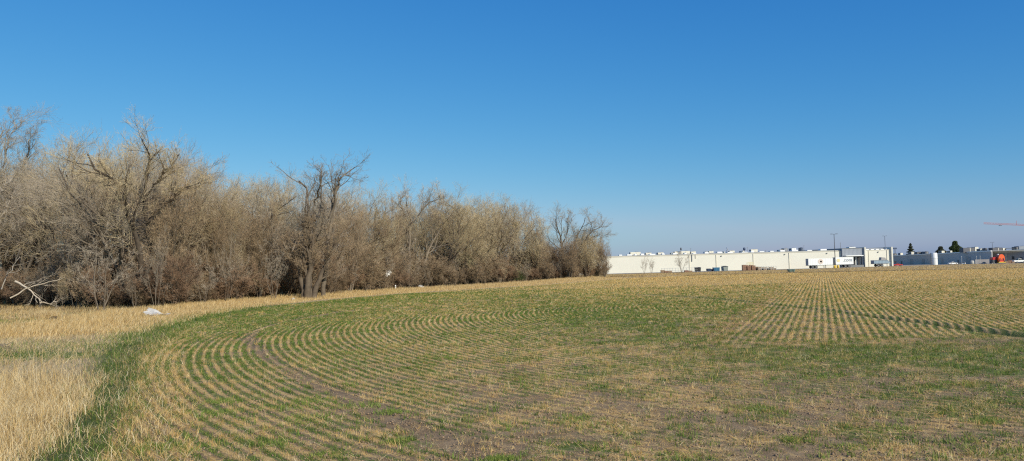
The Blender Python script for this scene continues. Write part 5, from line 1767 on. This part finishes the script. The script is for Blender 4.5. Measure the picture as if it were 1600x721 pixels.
car(1397, 1411, 300, M['red'], 'red car at the end of the warehouse, facing right', 'sedan')
car(1483.5, 1497, 305, M['white'], 'white car parked left of the other white one by the grey wall', 'sedan', 0.0)
car(1495, 1504, 312, M['dark'], 'dark car parked between two white cars', 'sedan', 0.4)
car(1504, 1513, 303, M['white'], 'white SUV parked left of the pale round tank', 'suv', 0.9)
car(1586, 1603, 298, M['white'], 'white pickup truck parked at the right edge of the yard', 'pickup')
c = gp(1519, 300)
e = empty('poly_tank', c, 0, 'small pale round plastic tank right of the parked white SUV', 'tank')
MB().lathe([(0.62, 0.1), (0.7, 0.2), (0.7, 1.15), (0.55, 1.35), (0.2, 1.42)], 20).build('tank_shell', M['stone'], e, True)
MB().lathe([(0.2, 0), (0.2, 0.08)], 14, 'z', (0, 0, 1.42)).build('cap', M['dark'], e)
# dark mesh fence
a = gp(1524, 302); b2 = gp(1546, 302)
e = empty('dark_fence', a, 0, 'dark slatted enclosure fence left of the orange machine', 'fence')
L_ = b2.x - a.x
for k in range(22):
    xk = L_ * k / 22
    MB().box(xk, xk + L_ / 22 * 0.8, 0, 0.05, 0.1, 1.75).build('slat', M['bluegrey_dark'], e)
for k in range(4):
    xk = L_ * k / 3
    MB().box(xk - .06, xk + .06, 0.053, 0.17, -0.2, 1.9).build('post', M['dark'], e)
for px in (1503, 1526, 1532):
    c = gp(px, 299)
    e2 = empty('flood_pole', c, 0, {1503: 'thin grey pole behind the parked white SUV', 1526: 'left thin pale pole at the dark fence', 1532: 'right thin pale pole at the dark fence'}[px], 'pole')
    MB().bar((0, 0, -.1), (0, 0, 2.9), 0.07, 0.05, 8).build('pole', M['steel_pale'], e2)
    MB().cbox(-.12, .12, -.1, .1, 2.9, 3.1, .03).build('head', M['steel_pale'], e2)

# orange drum machine
c = gp(1564, 296)
e = empty('hooded_machine', (c.x, c.y, c.z + 0.05), 0, 'orange arched-hood machine on a yellow skid before the right-hand factory', 'machine')
arch = [(-0.75, 0.56), (1.55, 0.56)] + [(0.4 + 1.15 * math.cos(t_), 2.0 + 1.45 * math.sin(t_)) for t_ in np.linspace(0, math.pi, 14)]
dr = MB().extr(arch, 0, 2.2).build('hood', M['orange'], e)
MB().extr([(0.4 + (x_ - 0.4) * 1.03, 2.0 + (z_ - 2.0) * 1.03) for x_, z_ in arch[2:]] + [(0.4 + (x_ - 0.4) * 1.01, 2.0 + (z_ - 2.0) * 1.01) for x_, z_ in arch[:1:-1]], 0.9, 1.1).build('hood_band', M['dark'], dr)
MB().box(-0.4, 1.2, -0.04, -0.003, 0.9, 1.5).build('side_panel', M['red'], e)
MB().box(-0.9, 1.7, -0.2, 2.4, 0.25, 0.55).build('skid', M['yellow'], e)
for xk in (-0.7, 1.4):
    MB().bar((xk, -0.1, .55), (xk * 0.5 + .2, -0.06, 2.0), 0.12, n=6).build('strut', M['dark'], e)
MB().lathe([(0.3, 0), (0.3, .45)], 12, 'z', (-0.2, 1.2, 3.1)).build('hatch', M['white'], e)
wheels(e, (-0.6, 1.3), 0.3, (-0.05,), w=0.2)
c = gp(1555, 297)
e = empty('engine_unit', (c.x, c.y, c.z + 0.05), 0, 'dark red engine unit joined left of the orange arched-hood machine', 'machine')
MB().cbox(-0.9, 0.9, 0, 1.8, 1.4, 2.4, 0.15).build('hood', M['red'], e)
MB().box(-0.8, 0.7, 0.1, 1.7, 0.3, 1.397).build('engine_block', M['dark'], e)
MB().bar((0.4, 0.9, 2.35), (0.4, 0.9, 3.0), 0.08, n=8).build('exhaust', M['dark'], e)
wheels(e, (-0.5, 0.5), 0.35, (0.0, 1.8), w=0.25)
for k, (px, n_) in enumerate(((1574, 5), (1579, 7), (1583, 4))):
    pallets(px, 297, n_, ('left', 'middle', 'right')[k] + ' pallet stack between the orange machine and the white pickup', M['wood_red'] if k == 1 else M['wood'], 1.3)


# crane
CYD = 620.0
tipp = PX(1537, 350.2, CYD); endp = PX(1650, 355.2, CYD)
towx = PX(1665, 355, CYD).x
tb = float(terrain(towx, CYD))
jz = tipp.z - 0.0
e = empty('tower_crane', (towx, CYD, tb), 0, 'faded red tower crane jib reaching in from the right above the factory', 'crane')


def lattice(name, a, b2, wd, ht, n, mat, parent, r=0.09):
    a, b2 = Vector(a), Vector(b2)
    mb = MB()
    d = b2 - a
    offs = [Vector((0, -wd / 2, 0)), Vector((0, wd / 2, 0)), Vector((0, 0, ht))] if abs(d.x) > abs(d.z) else [Vector((-wd / 2, -wd / 2, 0)), Vector((wd / 2, -wd / 2, 0)), Vector((wd / 2, wd / 2, 0)), Vector((-wd / 2, wd / 2, 0))]
    for o_ in offs:
        mb.bar(a + o_, b2 + o_, r, n=5)
    for k in range(n):
        p0 = a + d * (k / n); p1 = a + d * ((k + 1) / n)
        for i in range(len(offs)):
            mb.bar(p0 + offs[i], p1 + offs[(i + 1) % len(offs)], r * 0.6, n=4)
    mb.build(name, mat, parent)


lattice('jib', (tipp.x - towx, 0, tipp.z - tb), (0, 0, endp.z - tb - 0.3), 1.2, 1.1, 30, M['crane_red'], e)
lattice('counter_jib', (0, 0, endp.z - tb - 0.3), (14, 0, endp.z - tb - 0.3), 1.2, 1.0, 8, M['crane_red'], e)
lattice('tower', (0, 0, 0), (0, 0, endp.z - tb + 5), 1.6, 0, 18, M['crane_red'], e)
MB().box(10.5, 13.5, -0.8, 0.8, endp.z - tb - 3.0, endp.z - tb - 0.5).build('counterweight', M['stone'], e)
MB().cbox(-1.6, -0.9, -1.8, -0.9, endp.z - tb - 2.5, endp.z - tb - 0.5, 0.1).build('cab', M['white'], e)
mx_ = PX(1588, 345, CYD)
MB().bar((mx_.x - towx, 0, mx_.z - tb - 3.6), (mx_.x - towx, 0, mx_.z - tb), 0.16, 0.1, 6).build('jib_mast', M['crane_red'], e)
tx_ = PX(1563, 352, CYD)
MB().box(tx_.x - towx - 0.9, tx_.x - towx + 0.9, -0.7, 0.7, tx_.z - tb - 0.55, tx_.z - tb - 0.15).build('trolley', M['dark'], e)

# ------------------------------------------------------------------ light
w = bpy.data.worlds.new('World')
SC.world = w
w.use_nodes = True
nt = w.node_tree
nt.nodes.clear()
sky = N(nt, 'ShaderNodeTexSky', sky_type='NISHITA')
sky.sun_disc = False
sky.sun_elevation = R(SUN_EL)
az = math.atan2(SUN_AZ_X, SUN_AZ_Y)
sky.sun_rotation = az
sky.altitude = 0
sky.air_density = 1.0
sky.dust_density = 0.5
sky.ozone_density = 10.0
bg = N(nt, 'ShaderNodeBackground')
bg.inputs[1].default_value = 0.10
wo = N(nt, 'ShaderNodeOutputWorld')
# deep clear-air blue: per-channel response of the sky
sep = N(nt, 'ShaderNodeSeparateColor')
cmb = N(nt, 'ShaderNodeCombineColor')
nt.links.new(sky.outputs[0], sep.inputs[0])
for i_, (ga, gg) in enumerate(((3.2, 1.66), (1.14, 0.96), (0.88, 0.50))):
    v_ = math_n(nt, 'POWER', math_n(nt, 'MULTIPLY', sep.outputs[i_], 0.1), gg)
    o_ = math_n(nt, 'MULTIPLY', v_, ga * 10.0)
    if i_ == 0:
        o_ = math_n(nt, 'MINIMUM', o_, 3.5)
    nt.links.new(o_, cmb.inputs[i_])
nt.links.new(cmb.outputs[0], bg.inputs[0])
nt.links.new(bg.outputs[0], wo.inputs[0])

sd = bpy.data.lights.new('sun', 'SUN')
sd.energy = 4.9
sd.angle = R(0.5)
sd.color = (1.0, 0.92, 0.79)
sun = bpy.data.objects.new('sun', sd)
COL.objects.link(sun)
el = R(SUN_EL)
hd = Vector((SUN_AZ_X, SUN_AZ_Y, 0)).normalized()
sdir = Vector((hd.x * math.cos(el), hd.y * math.cos(el), math.sin(el)))
sun.rotation_euler = sdir.to_track_quat('Z', 'Y').to_euler()
sun.location = (30, -40, 60)

SC.view_settings.view_transform = 'Standard'
SC.view_settings.look = 'None'
SC.view_settings.exposure = 0.0
SC.view_settings.gamma = 1.0
SC.view_settings.use_curve_mapping = False
SC.cycles.max_bounces = 5
SC.cycles.diffuse_bounces = 3
SC.cycles.use_denoising = False
SC.cycles.pixel_filter_type = 'BLACKMAN_HARRIS'
SC.cycles.filter_width = 1.2
SC.cycles.sample_clamp_indirect = 3.0
